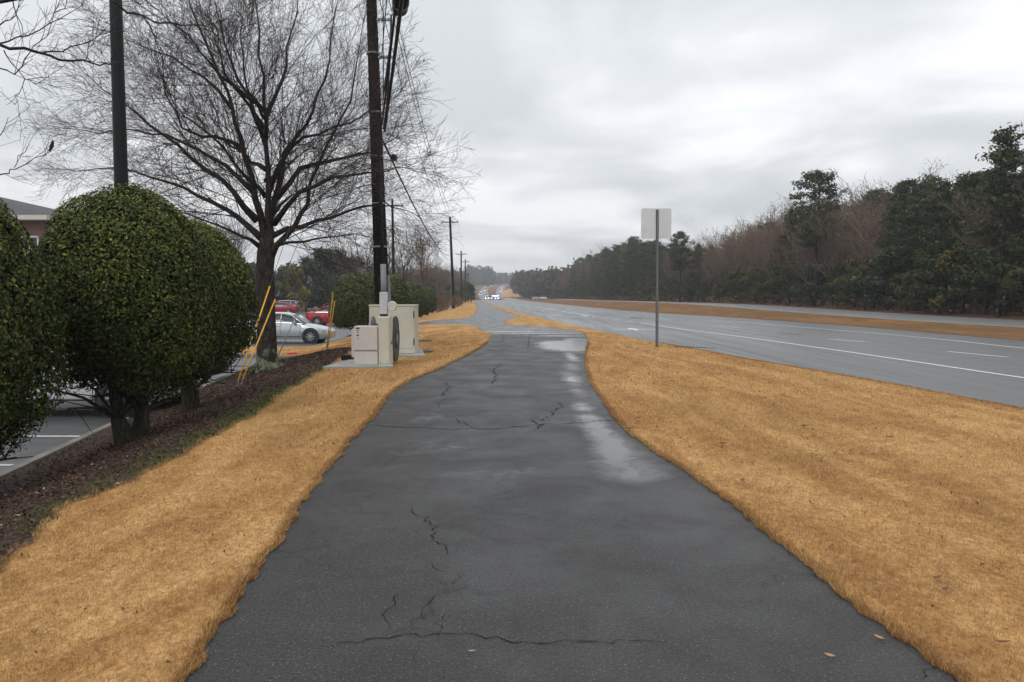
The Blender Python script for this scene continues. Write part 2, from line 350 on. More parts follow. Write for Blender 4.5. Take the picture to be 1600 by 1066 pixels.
class MB:
    def __init__(s): s.v = []; s.f = []
    def box(s, c, d, rot=None, bev=0.0):
        n = len(s.v); hx, hy, hz = d[0]/2, d[1]/2, d[2]/2; R = rot or Matrix.Identity(3)
        if bev <= 0:
            for sx in (-1, 1):
                for sy in (-1, 1):
                    for sz in (-1, 1): s.v.append(Vector(c) + R @ Vector((sx*hx, sy*hy, sz*hz)))
            for f in ((0,1,3,2),(4,6,7,5),(0,4,5,1),(2,3,7,6),(0,2,6,4),(1,5,7,3)): s.f.append(tuple(n+i for i in f))
        else:                                             # chamfered vertical edges and top rim
            ring = [(-hx+bev,-hy),(hx-bev,-hy),(hx,-hy+bev),(hx,hy-bev),(hx-bev,hy),(-hx+bev,hy),(-hx,hy-bev),(-hx,-hy+bev)]
            k = 1 - bev / max(hx, hy)
            lv = [(-hz, 1), (hz-bev, 1), (hz, k)]
            for z, q in lv:
                for x, y in ring: s.v.append(Vector(c) + R @ Vector((x*q if q != 1 else x, y*q if q != 1 else y, z)))
            for j in range(2):
                for i in range(8): s.f.append((n+j*8+i, n+j*8+(i+1)%8, n+(j+1)*8+(i+1)%8, n+(j+1)*8+i))
            s.f.append(tuple(n+16+i for i in range(8))); s.f.append(tuple(n+7-i for i in range(8)))
        return s
    def tube(s, pts, rad, k=8, cap=True):
        pts = [Vector(p) for p in pts]; n0 = len(s.v)
        if isinstance(rad, (int, float)): rad = [rad] * len(pts)
        up = None
        for i, p in enumerate(pts):
            t = (pts[min(i+1, len(pts)-1)] - pts[max(i-1, 0)]).normalized()
            if up is None: up = t.orthogonal().normalized()
            else:
                up = (up - t * up.dot(t))
                up = up.normalized() if up.length > 1e-6 else t.orthogonal().normalized()
            b = t.cross(up)
            for j in range(k):
                a = 2*math.pi*j/k; s.v.append(p + (up*math.cos(a) + b*math.sin(a)) * rad[i])
        for i in range(len(pts)-1):
            for j in range(k):
                a, b2 = n0+i*k+j, n0+i*k+(j+1)%k; s.f.append((a, b2, b2+k, a+k))
        if cap: s.f.append(tuple(n0+k-1-j for j in range(k))); s.f.append(tuple(n0+(len(pts)-1)*k+j for j in range(k)))
        return s
    def lathe(s, prof, c, axis='Z', k=20):
        n0 = len(s.v)
        for r, h in prof:
            for j in range(k):
                a = 2*math.pi*j/k; x, y = r*math.cos(a), r*math.sin(a)
                s.v.append(Vector(c) + (Vector((x, y, h)) if axis == 'Z' else Vector((h, x, y)) if axis == 'X' else Vector((x, h, y))))
        for i in range(len(prof)-1):
            for j in range(k):
                a, b = n0+i*k+j, n0+i*k+(j+1)%k; s.f.append((a, b, b+k, a+k))
        s.f.append(tuple(n0+j for j in range(k))); s.f.append(tuple(n0+(len(prof)-1)*k+j for j in range(k)))
        return s
    def poly(s, pts): n = len(s.v); s.v += [Vector(p) for p in pts]; s.f.append(tuple(range(n, n+len(pts)))); return s
    def prism(s, pts, off):
        n = len(s.v); k = len(pts); s.v += [Vector(p) for p in pts] + [Vector(p)+Vector(off) for p in pts]
        s.f.append(tuple(range(n, n+k))); s.f.append(tuple(n+k+i for i in reversed(range(k))))
        for i in range(k): s.f.append((n+i, n+(i+1)%k, n+k+(i+1)%k, n+k+i))
        return s
    def build(s, name, mat, parent=None, smooth=False): return link(name, s.v, s.f, mat, parent, smooth)

def segs_mesh(name, S, mat, parent=None, k=3):
    """S: rows (x0,y0,z0,x1,y1,z1,r0,r1) -> open tapered prisms"""
    S = np.asarray(S, float); a, b, r0, r1 = S[:, :3], S[:, 3:6], S[:, 6], S[:, 7]
    d = b - a; L = np.linalg.norm(d, axis=1, keepdims=True) + 1e-9; d = d / L
    ref = np.where(np.abs(d[:, 2:3]) > .9, np.array([[1., 0, 0]]), np.array([[0., 0, 1]]))
    u = np.cross(d, ref); u /= np.linalg.norm(u, axis=1, keepdims=True); w = np.cross(d, u)
    an = 2*np.pi*np.arange(k)/k
    off = u[:, None, :]*np.cos(an)[None, :, None] + w[:, None, :]*np.sin(an)[None, :, None]
    V = np.concatenate([a[:, None, :] + off*r0[:, None, None], b[:, None, :] + off*r1[:, None, None]], 1)
    n = len(S); j = np.arange(k); q = np.stack([j, (j+1) % k, (j+1) % k + k, j + k], 1)
    Fa = (np.arange(n)[:, None, None]*2*k + q[None]).reshape(-1, 4)
    o = link(name, V.reshape(-1, 3), Fa, mat, parent)
    if parent is not None: o['kind'] = 'stuff'
    return o

def leaves_mesh(name, P, N, size, mat, parent=None, tint=None, aspect=.5, jitter=.9, fold=.15):
    """folded diamond leaves at points P facing roughly N"""
    P = np.asarray(P, float); n = len(P)
    N = N + RNG.normal(0, jitter, (n, 3)); N /= np.linalg.norm(N, axis=1, keepdims=True) + 1e-9
    T = np.cross(N, RNG.normal(0, 1, (n, 3))); T /= np.linalg.norm(T, axis=1, keepdims=True) + 1e-9
    B = np.cross(N, T); sz = (np.asarray(size) * RNG.uniform(.65, 1.3, n))[:, None]
    V = np.stack([P - T*sz*.5, P + B*sz*aspect*.5 + N*sz*fold, P + T*sz*.5, P - B*sz*aspect*.5 + N*sz*fold], 1).reshape(-1, 3)
    i = np.arange(n)[:, None]*4
    Fa = np.concatenate([i + np.array([[0, 1, 2]]), i + np.array([[0, 2, 3]])], 0)
    if tint is None: tint = RNG.random(n)
    o = link(name, V, Fa, mat, parent, attrs={'tint': np.repeat(np.clip(tint, 0, 1), 4)})
    if parent is not None: o['kind'] = 'stuff'
    return o

# ------------------------------------------------------------------ the ground, tiled in strips between the edge curves
def strip(name, eL, eR, y0, y1, mat, ncol=8, dz=0.0, label=None, bulge=0.0, wet=None, edge=False, moss=None, rows=None, dzf=None):
    R = (ROWS if rows is None else rows); R = R[(R >= y0) & (R <= y1)]
    a, b = eL(R), eR(R); b = np.maximum(a, b)
    t = np.linspace(0, 1, ncol+1)
    if edge: t = np.unique(np.concatenate([t, [.004, .015, .04, .96, .985, .996]]))
    X = a[:, None]*(1-t) + b[:, None]*t; Y = np.repeat(R[:, None], len(t), 1)
    Z = H(X, Y) + dz
    if bulge:
        dist = np.minimum(X - a[:, None], b[:, None] - X); Z = Z + bulge * sm01(dist / .09)
    if dzf is not None: Z = Z + dzf(X, Y)
    V = np.stack([X, Y, Z], 2).reshape(-1, 3); nc = len(t)
    i, j = np.meshgrid(np.arange(len(R)-1), np.arange(nc-1), indexing='ij'); q = (i*nc + j).ravel()
    wok = np.maximum((b - a)[:-1], (b - a)[1:])[i.ravel()] > 1e-3
    q = q[wok]; Fa = np.stack([q, q+1, q+nc+1, q+nc], 1)
    at = {}
    if wet is not None: at['wet'] = wet(V[:, 0], V[:, 1])
    if moss is not None: at['moss'] = moss(V[:, 0], V[:, 1])
    if edge:
        dd = np.minimum(X - a[:, None], b[:, None] - X); at['edge'] = (np.exp(-(dd/.035)**2)).ravel()
    o = link(name, V, Fa, mat, smooth=True, attrs=at); tag(o, label, kind='structure'); return o

def blobs(lst, base=0.0):
    def f(x, y):
        w = np.full(np.shape(x), base)
        for cx, cy, rx, ry, am in lst: w = np.maximum(w, am*np.exp(-(((x-cx)/rx)**2 + ((y-cy)/ry)**2)**1.0))
        return w
    return f
def pblob(px, py, rx, ry, am): X, Y = G(px, py); return (X, Y, rx, ry, am)
PUD = [pblob(910,636,.20,.6,.75), *[pblob(920+i*4.9, 653+i*6.1, .22+.010*i, .5, .76) for i in range(15)], pblob(893,592,.26,1.8,.66),
       pblob(893,573,.24,1.9,.6), pblob(893,558,.2,2.4,.75), pblob(903,612,.2,1.4,.55), pblob(890,542,.95,2.2,1.25), pblob(875,537,.8,1.8,1.2), pblob(905,535,.6,2.6,1.2), pblob(840,521,2.3,.8,.85), pblob(880,525,1.6,.7,.85),
       pblob(800,518,3,1.2,.75), pblob(830,514,3,1.6,.6), pblob(670,652,.5,1.2,.42), pblob(660,700,.8,.7,.45), pblob(780,740,1.5,.5,.35)]
path = strip('path', E_pL, E_pR, -3, 300, M['path'], 34, 0.0, 'worn dark asphalt footpath, damp with shallow puddles along its right side', wet=lambda x, y: np.maximum(blobs(PUD, .02)(x, y), .50*sm01((y-30.5)/2.0)))
RW = [pblob(985,485,3.0,9,.6), pblob(890,492,2.4,5,.75), pblob(1000,497,3,5,.6), (3.6, 45, 1.6, 9, .6)]
road = strip('road', E_rL, rR0, -4, 1160, M['road'], 20, -0.01, 'wide wet grey road with turn lane and white lane lines', wet=blobs(RW, .05))
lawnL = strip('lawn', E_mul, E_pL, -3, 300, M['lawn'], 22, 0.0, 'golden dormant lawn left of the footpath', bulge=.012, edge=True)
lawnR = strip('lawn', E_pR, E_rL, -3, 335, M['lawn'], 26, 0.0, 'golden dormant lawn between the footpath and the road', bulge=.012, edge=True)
def mossf(x, y):
    e = mul0(y); d = x - e
    return np.exp(-(d/.42)**2) * (.35 + .6*np.exp(-((y-11.5)/3.6)**2))
mulch = strip('mulch_bed', E_kerb, E_mul, -3, 28.3, M['mulch'], 24, -0.006, 'dark bark mulch bed sloping down to the kerb', moss=mossf)
median = strip('median', rR0, mR0, -4, 1160, M['median'], 14, 0.0, 'patchy brown grass median between the carriageways',
               dzf=lambda X, Y: -.12*np.sin(np.pi*np.clip((X-rR0(Y))/(mR0(Y)-rR0(Y)), 0, 1)))
far_road = strip('carriageway', mR0, cR0, -4, 1160, M['farroad'], 6, -0.01, 'far carriageway running along the edge of the woods', wet=blobs([], -1.0))
def lotL(y): return np.full(np.shape(y), -75.0)
def lotR(y): return E_kerb(y) - .001
RL = np.unique(np.concatenate([np.arange(-4, 60, .25), np.arange(60, 122, 2)]))
aR = RL[(RL >= -3) & (RL <= 120)]; lr = E_kerb(aR)
tcol = np.linspace(0, 1, 12) ** 2
LX = lr[:, None]*(1-tcol) + -75*tcol; LY = np.repeat(aR[:, None], 12, 1)
LV = np.stack([LX, LY, np.full(LX.shape, -.72)], 2).reshape(-1, 3)
ii, jj = np.meshgrid(np.arange(len(aR)-1), np.arange(11), indexing='ij'); qq = (ii*12+jj).ravel()
lot = tag(link('parking_lot', LV, np.stack([qq+1, qq, qq+12, qq+13], 1), M['lot'], attrs={'wet': np.full(len(LV), .05)}), 'wet asphalt car park lower than the footpath, with white stall lines', kind='structure')
# base ground under and beyond everything
gx = np.concatenate([np.linspace(-520, -90, 18), np.linspace(-80, 80, 81), np.linspace(90, 520, 18)]); gy = np.concatenate([np.linspace(-60, 120, 91), np.linspace(124, 1500, 130)])
GX, GY = np.meshgrid(gx, gy); GZ = H(GX, GY) - .35
GZ = np.where(GX + .05*GY > 34.5, GZ + .27 + .7*sm01((GX+.05*GY-35)/8), GZ)
GZ = np.where((GY > 128) & (GX < pL0(GY)-1.5), GZ + .32, GZ)
GZ = np.where((GY < 118) & (GX < -8), -1.15, GZ)
side = sm01((np.abs(GX + 12) - 45) / 120) * sm01((GY - 420) / 300) * 9; GZ = GZ + side
ng = len(gx); ii, jj = np.meshgrid(np.arange(len(gy)-1), np.arange(ng-1), indexing='ij'); qq = (ii*ng+jj).ravel()
ground = tag(link('ground', np.stack([GX, GY, GZ], 2).reshape(-1, 3), np.stack([qq, qq+1, qq+ng+1, qq+ng], 1), M['soil'], smooth=True), 'brown leaf littered ground under the woods', kind='structure')
def cover(y): return cR0(y) + 0.0
verge = strip('verge', cR0, lambda y: cR0(y)+6, -4, 1150, M['soil'], 4, -.01, 'reddish leaf litter verge at the foot of the woods', dzf=lambda X, Y: .35*sm01((X-cR0(Y)-1)/4))
lverge = strip('verge', lambda y: pL0(y)-9, pL0, 301, 1150, M['median'], 4, -.01, 'rough grass verge left of the road on the far hill')
M['claybank'] = flat('orange clay bank', (.50, .26, .11), .95, var=.25, scale=.2)

# kerb along the car park
mb = MB(); ky = np.concatenate([np.arange(-3, 29, .5), np.arange(29, 35, .15), np.arange(35, 44.4, .5)])
kx = E_kerb(ky)
pp = [Vector((kx[i], ky[i], 0)) for i in range(len(ky))]
sec = [(-.16, -.75), (-.15, -.605), (-.13, -.59), (-.012, -.588), (-.004, -.60), (0.0, -.75)]
for i, p in enumerate(pp):
    t = (pp[min(i+1, len(pp)-1)] - pp[max(i-1, 0)]).normalized(); nrm = Vector((t.y, -t.x, 0))
    for o_, z_ in sec: mb.v.append(Vector((p.x, p.y, z_)) + nrm*(o_))
    if i:
        for j in range(len(sec)-1): a = (i-1)*len(sec)+j; mb.f.append((a, a+len(sec), a+len(sec)+1, a+1))
kerb = mb.build('kerb', flat('weathered kerb concrete', (.20, .185, .165), .85, var=.35, scale=3, bump=.4)); tag(kerb, 'weathered concrete kerb between mulch bed and car park', kind='structure')

# ------------------------------------------------------------------ painted markings (sheets just above the road)
paint = flat('worn white road paint', (.62, .62, .60), .5, var=.2, scale=2)
mpaint = NT('worn lane paint'); pn = mpaint.noise(12, 5, .7, mpaint.pos())
mpaint.l(mpaint.ramp(pn, [(.34, (.30, .30, .29)), (.46, (.62, .62, .60)), (.7, (.74, .74, .72))]), mpaint.b.inputs['Base Color']); mpaint.b.inputs['Roughness'].default_value = .4
mpaint = mpaint.m
def ribbon(name, pts, width, mat, dz, parent=None, n_sub=8):
    P = []
    for i in range(len(pts)-1):
        a, b = Vector((*pts[i], 0)), Vector((*pts[i+1], 0)); m_ = max(1, int((b-a).length / 2.0))
        for q in range(m_): P.append(a.lerp(b, q/m_))
    P.append(Vector((*pts[-1], 0))); v = []; f = []
    for i, p in enumerate(P):
        t = (P[min(i+1, len(P)-1)] - P[max(i-1, 0)]).normalized(); nn = Vector((-t.y, t.x, 0))
        for sgn in (-.5, .5):
            q = p + nn*width*sgn; v.append((q.x, q.y, Hs(q.x, q.y) + dz))
        if i: f.append((2*i-2, 2*i-1, 2*i+1, 2*i))
    o = link(name, v, f, mat, parent); return o
def curve_pts(fn, y0, y1, n): return [(float(fn(y)), float(y)) for y in np.linspace(y0, y1, n)]
solid = pchip(px_curve([(1600,590),(1430,565),(1300,546),(1150,525),(1050,512),(1010,506)], [(-4, 13.3), (0, 12.7)]))
ribbon('lane_line', curve_pts(solid, 2, 44, 40), .13, mpaint, -.004, road)
sol2 = pchip(px_curve([(909,491.5),(880,486.5),(850,481.5),(800,474.3)], []))
ribbon('lane_line', curve_pts(sol2, 62, 180, 40), .15, mpaint, -.004, road)
far_l = lambda y: rR0(y) - .75
ribbon('lane_line', curve_pts(pchip(px_curve([(1600,544),(1480,531),(1223,509),(1100,499)], [(0, 18.2)])), 4, 52, 30), .12, mpaint, -.004, road)
for (a, b, c, d) in ((1294,529.5,1352,534.5), (1124,509,1157,512), (1030,498,1049,500), (1480,549,1575,558), (975,491.5,990,493), (935,486,945,487), (905,482,912,483),
                     (1001,504.5,1014,506.5), (980,502,990,503.5), (960,499.5,968,500.6), (942,497.5,949,498.3), (925,495.6,931,496.3), (912,493.8,917,494.4)):
    ribbon('lane_dash', [G(a, b), G(c, d)], .13, mpaint, -.004, road)
# turn arrow in the widened lane
ax, ay = G(990, 514.5)
arrow = MB(); z_ = -.004
A0 = G(959, 515); A1 = G(1024, 514)
ar = [(-.08, 0), (.08, 0), (.08, 1.6), (.30, 1.6), (0, 2.7), (-.30, 1.6), (-.08, 1.6)]
arrow.poly([(ax + x*1.0, ay - 1.3 + y, z_) for x, y in ar]); arrow.build('turn_arrow', mpaint, road)
ribbon('stop_bar', [(A0[0], ay), (A1[0], ay)], .42, mpaint, -.0035, road)
patch = flat('black road tar', (.012, .012, .013), .35)
for (a, b, c, d, w_) in ((1218,520.5,1248,522.5,.25), (815,487.5,818,487.6,.5), (826,487.4,829,487.5,.5), (840,487.3,844,487.4,.5), (851,487.2,854,487.3,.5)):
    ribbon('dark_patch', [G(a, b), G(c, d)], w_, patch, -.0045, road)  # small flat black marks laid on the road surface
ribbon('edge_line', curve_pts(lambda y: mR0(y)+.35, 6, 240, 60), .12, mpaint, -.004, far_road)
ribbon('edge_line', curve_pts(lambda y: cR0(y)-.35, 6, 240, 60), .12, mpaint, -.004, far_road)
for py_ in (682, 727, 655):
    X, Y = G(130 if py_ == 682 else 20, py_, -.72)
    if py_ == 655: continue
    o = MB().box((X-2.6, Y, -.716), (5.2, .1, .0005)).build('stall_line', mpaint, lot)
for Y_ in (12.75-2.9*0+2.9, 18.5, 21.3, 24.1):
    MB().box((float(kerb0(Y_))-3.1, Y_, -.716), (5.2, .1, .0005)).build('stall_line', mpaint, lot)

# ------------------------------------------------------------------ cracks in the path
crackm = flat('dark crack fill', (.006, .006, .006), .95, spec=.1)
def crack(pix, w0=.012, seed=0, amp=.018, n=14):
    rnd = random.Random(seed); P = []
    for i in range(len(pix)-1):
        a, b = Vector(G(*pix[i])), Vector(G(*pix[i+1])); L = (b-a).length; m_ = max(3, int(L/.035)); m_ = min(m_, 60)
        for q in range(m_): P.append(a.lerp(b, q/m_))
    P.append(Vector(G(*pix[-1]))); v = []; f = []
    walk = 0; K = len(P)
    for i, p in enumerate(P):
        t = (P[min(i+1, K-1)] - P[max(i-1, 0)]).normalized(); nn = Vector((-t.y, t.x))
        walk = walk*.75 + rnd.gauss(0, amp); w = .47*w0*rnd.uniform(.3, 1.5)*min(1, (K-i)/8, (i+1)/5)
        for sgn in (-.5, .5):
            q = p + nn*(walk + w*sgn); v.append((q.x, q.y, Hs(q.x, q.y) + .004))
        if i: f.append((2*i-2, 2*i-1, 2*i+1, 2*i))
    link('crack', v, f, crackm, path)
CR = [([(645,792),(662,812),(674,824),(672,840),(684,862),(682,874)], .013), ([(660,880),(684,893),(700,896)], .012), ([(708,895),(714,912),(709,925)], .012),
      ([(632,917),(615,932),(610,950),(617,975),(612,992)], .008), ([(680,926),(665,940),(655,960),(640,975)], .009), ([(704,960),(700,980),(692,1000)], .012),
      ([(500,1010),(560,1003),(620,994),(700,996),(760,998),(830,1006),(900,1005),(980,1003),(1050,1010)], .013), ([(655,1010),(650,1030),(640,1045)], .010), ([(672,1058),(678,1066)], .008),
      ([(575,664),(640,668),(700,671),(760,671),(820,667),(850,664),(905,660),(985,655)], .036), ([(832,655),(842,663),(838,672),(834,674)], .03),
      ([(698,650),(712,657),(735,668),(745,671)], .024), ([(876,628),(868,640),(850,655),(842,660)], .026), ([(770,600),(775,590),(772,578),(782,570)], .034),
      ([(700,563),(740,570),(770,572),(840,574),(915,573)], .036), ([(830,522),(826,532),(826,545)], .03), ([(760,545),(780,552),(790,545),(803,540)], .03), ([(790,525),(783,535)], .03),
      ([(690,620),(700,608),(697,596)], .026), ([(800,790),(850,778),(900,772)], .005), ([(1440,1066),(1452,1052),(1470,1040)], .010), ([(690,640),(684,630),(700,622)], .012)]
for i, (c, w) in enumerate(CR): crack(c, w, i)
for k_ in range(34):                                     # short side cracks branching off
    c, w = CR[random.choice([0,1,2,3,4,5,6,9,9,13,14])]; p0 = random.choice(c); a = random.uniform(0, 6.28); L = random.uniform(8, 26) * (p0[1]-464)/400
    crack([p0, (p0[0]+math.cos(a)*L*1.6, min(1066, p0[1]+math.sin(a)*L*.6))], w*.55, 100+k_, .012)

# ------------------------------------------------------------------ grass blades
def blades(name, label, regions, mat, cat='grass', lean=1.0):
    Vs, Ts = [], []
    for (eL, eR, y0, y1, dens, ln, wd, ov) in regions:
        area_x = 12; n = int((y1-y0)*area_x*dens)
        y = RNG.uniform(y0, y1, n); a, b = eL(y)-ov, np.minimum(eR(y)+ov, (y*.68)+.6)
        x0 = np.maximum(a, -y*.68-.6)
        x = RNG.uniform(-6, 6, n)
        mid = 3.0 if eL is E_pR else -3.5; x = x + mid
        ok = (x > x0) & (x < b); x, y = x[ok], y[ok]; n = len(x)
        # thin the cover with clumps so the mat is uneven
        cl = .5 + .5*np.sin(x*7.3 + 2.1*np.sin(y*5.1)) * np.sin(y*6.1 + 1.7*np.sin(x*4.3)); ok = RNG.random(n) < .5 + .5*cl; x, y = x[ok], y[ok]; cl = cl[ok]; n = len(x)
        z = H(x, y) + .022
        th = RNG.uniform(0, 2*np.pi, n); tl = RNG.uniform(.15, 1.45, n)*lean; l = ln*RNG.uniform(.5, 1.35, n)*(.75+.5*cl)
        dx, dy, dz = np.cos(th)*np.sin(tl)*l, np.sin(th)*np.sin(tl)*l, np.cos(tl)*l
        ph = RNG.uniform(0, 2*np.pi, n); wx, wy = np.cos(ph)*wd*.5, np.sin(ph)*wd*.5
        V = np.stack([np.stack([x-wx, y-wy, z-.01], 1), np.stack([x+wx, y+wy, z-.01], 1), np.stack([x+dx, y+dy, z+dz], 1)], 1)
        Vs.append(V.reshape(-1, 3)); Ts.append(np.repeat(np.clip(RNG.beta(2.2, 1.8, n), 0, 1), 3))
    V = np.concatenate(Vs); T = np.concatenate(Ts); Fa = np.arange(len(V)).reshape(-1, 3)
    return tag(link(name, V, Fa, mat, attrs={'tint': T}), label, cat, kind='stuff')
spec_ = ((2.2, 4.5, 10500, .019, .0024, .015), (4.5, 7.5, 5600, .021, .0034, .015), (7.5, 12, 2200, .023, .0052, .02), (12, 20, 900, .026, .009, .02), (20, 34, 300, .03, .014, .02))
blades('grass', 'short straw coloured grass blades on the left lawn', [(E_mul, E_pL, *s_) for s_ in spec_], M['blade'])
blades('grass', 'short straw coloured grass blades on the right lawn', [(E_pR, E_rL, *s_) for s_ in spec_], M['blade'])
# a fringe hanging over the path edges
def fringe():
    Vs, Ts = [], []
    for fn, sg in ((E_pL, -1), (E_pR, 1), (E_rL, -1)):
        n = 26000; y = 2.4 + (RNG.random(n)**1.8)*24; o_ = np.abs(RNG.normal(0, .03, n)); x = fn(y) + sg*(o_-.016*(1+np.sin(y*19)*np.sin(y*7.3))); z = H(x, y) + .012
        l = RNG.uniform(.008, .026, n)*(1+y*.02); th = RNG.normal(math.pi if sg > 0 else 0, .9, n); tl = RNG.uniform(.3, 1.3, n)
        wd = .0028*(1+y*.10); ph = RNG.uniform(0, 6.28, n); wx, wy = np.cos(ph)*wd*.5, np.sin(ph)*wd*.5
        V = np.stack([np.stack([x-wx, y-wy, z-.012], 1), np.stack([x+wx, y+wy, z-.012], 1), np.stack([x+np.cos(th)*np.sin(tl)*l, y+np.sin(th)*np.sin(tl)*l, z+np.cos(tl)*l], 1)], 1)
        Vs.append(V.reshape(-1, 3)); Ts.append(np.repeat(RNG.beta(1.5, 2.8, n), 3))
    V = np.concatenate(Vs); tag(link('grass', V, np.arange(len(V)).reshape(-1, 3), M['blade'], attrs={'tint': np.concatenate(Ts)}), 'ragged straw grass fringe along the asphalt edges', 'grass', kind='stuff')
fringe()
def moss_grass():
    n = 26000; y = RNG.uniform(5, 18, n); x = mul0(y) - np.abs(RNG.normal(0, .28, n)) + .05
    keep = RNG.random(n) < mossf(x, y) * (.25 + .75*(np.sin(x*5+y*3) * np.sin(y*2.3) > -.1)); x, y = x[keep], y[keep]; n = len(x); z = H(x, y)
    th = RNG.uniform(0, 6.28, n); tl = RNG.uniform(.1, 1.2, n); l = RNG.uniform(.015, .04, n); wd = .006; ph = RNG.uniform(0, 6.28, n); wx, wy = np.cos(ph)*wd*.5, np.sin(ph)*wd*.5
    V = np.stack([np.stack([x-wx, y-wy, z-.01], 1), np.stack([x+wx, y+wy, z-.01], 1), np.stack([x+np.cos(th)*np.sin(tl)*l, y+np.sin(th)*np.sin(tl)*l, z+np.cos(tl)*l], 1)], 1).reshape(-1, 3)
    tag(link('green_grass', V, np.arange(len(V)).reshape(-1, 3), M['greenblade'], attrs={'tint': RNG.random(len(V))}), 'small green weeds growing along the edge of the mulch', 'weeds', kind='stuff')
moss_grass()
# bark chips and fallen leaf flecks in the bed
def chips(n, sz, mat, name, label, cat, pale=False):
    y = 3.5 + RNG.random(n)**1.3*23; a, b = E_kerb(y)+.05, E_mul(y)-.02; t = RNG.random(n); x = a*(1-t)+b*t; z = H(x, y) + RNG.uniform(.002, .02, n)
    P = np.stack([x, y, z], 1); Nn = np.tile(np.array([[0, 0, 1.]]), (n, 1)); 
    o = leaves_mesh(name, P, Nn, np.full(n, sz)*(1+y*.03), mat, aspect=.32 if not pale else .6, jitter=.35 if not pale else .5, fold=.06)
    return tag(o, label, cat, kind='stuff')
M['chip'] = mat_leaf('bark chips', [(.013, .007, .005), (.042, .021, .013), (.088, .047, .03), (.14, .085, .056)], .85, .2)
M['fleck'] = mat_leaf('pale leaf flecks', [(.16, .11, .07), (.30, .24, .17), (.42, .36, .27)], .7, .3)
chips(36000, .038, M['chip'], 'bark_chips', 'dark bark chips covering the sloping bed', 'mulch')
chips(420, .032, M['fleck'], 'leaf_litter', 'small pale dead leaves scattered over the mulch', 'leaf litter', True)

# fallen leaves one can pick out
M['deadleaf'] = flat('curled red brown leaf', (.17, .062, .03), .6, var=.4, scale=30); M['paleleaf'] = flat('curled tan leaf', (.42, .23, .11), .6, var=.3, scale=30)
def fallen(px, py, L, mat, label, group=None, rz=0):
    X, Y = G(px, py); z = Hs(X, Y) + (.0 if E_pL(Y) < X < E_pR(Y) else .035)
    mb = MB(); n = 7
    for i in range(n):
        t = i/(n-1); x = (t-.5)*L; w = L*.17*math.sin(math.pi*min(1, t*1.02+.02))**.8 + .001; zz = .006 + .22*L*(2*t-1)**2*.6
        mb.v += [Vector((x, -w, zz+w*.5)), Vector((x, 0, zz)), Vector((x, w, zz+w*.5))]
        if i: a = 3*(i-1); mb.f += [(a, a+3, a+4, a+1), (a+1, a+4, a+5, a+2)]
    o = mb.build('fallen_leaf', mat); o.location = (X, Y, z+.003); o.rotation_euler = (random.uniform(-.2, .2), 0, rz)
    tag(o, label, 'leaf', group)
fallen(1297, 1028, .045, M['paleleaf'], 'tan curled leaf lying on the dark path near its bottom right edge', rz=-.7)
fallen(1374, 1000, .050, M['paleleaf'], 'orange tan leaf on the path close beside the right lawn edge', rz=-1.0)
fallen(737, 1021, .034, M['paleleaf'], 'small tan leaf in the middle of the path by the nearest cross crack', rz=.1)
fallen(985, 676, .13, M['deadleaf'], 'dark red leaf on the path edge beside the long puddle', rz=.3)
fallen(1465, 916, .075, M['deadleaf'], 'dark red leaf lying on the golden grass at lower right', rz=.5)
fallen(1277, 899, .06, M['deadleaf'], 'red brown leaf where the path meets the right lawn', rz=-.3)
for (a, b, r) in ((1567,1020,0), (1258,672,.4), (1080,640,2), (1300,865,1), (1476,935,.7), (1130,700,.2), (1210,625,.9), (1390,690,.1), (1050,600,.3), (1330,712,.8), (1160,760,1.2)):
    fallen(a, b, random.uniform(.05, .09)*(1+max(0, 900-b)/500), M['deadleaf'], 'red brown fallen leaf scattered on the right lawn', 'fallen leaves on the right lawn', r)
n_ = 420; y_ = 3 + RNG.random(n_)**1.2*22; a_, b_ = E_pR(y_)+.03, E_rL(y_)-.05; x_ = a_ + (b_-a_)*RNG.random(n_); o = leaves_mesh('leaf_litter', np.stack([x_, y_, H(x_, y_)+.03], 1), np.tile([[0, 0, 1.]], (n_, 1)), np.full(n_, .028)*(1+y_*.03), M['rust'], None, RNG.uniform(0, .5, n_), .5, .6); tag(o, 'small dark leaf scraps scattered through the right lawn', 'leaf litter', kind='stuff')
n_ = 160; y_ = 3 + RNG.random(n_)*14; a_, b_ = E_mul(y_)+.05, E_pL(y_)-.03; x_ = a_ + (b_-a_)*RNG.random(n_); o = leaves_mesh('leaf_litter', np.stack([x_, y_, H(x_, y_)+.03], 1), np.tile([[0, 0, 1.]], (n_, 1)), np.full(n_, .026)*(1+y_*.03), M['rust'], None, RNG.uniform(0, .5, n_), .5, .6); tag(o, 'few dark leaf scraps scattered through the left lawn', 'leaf litter', kind='stuff')

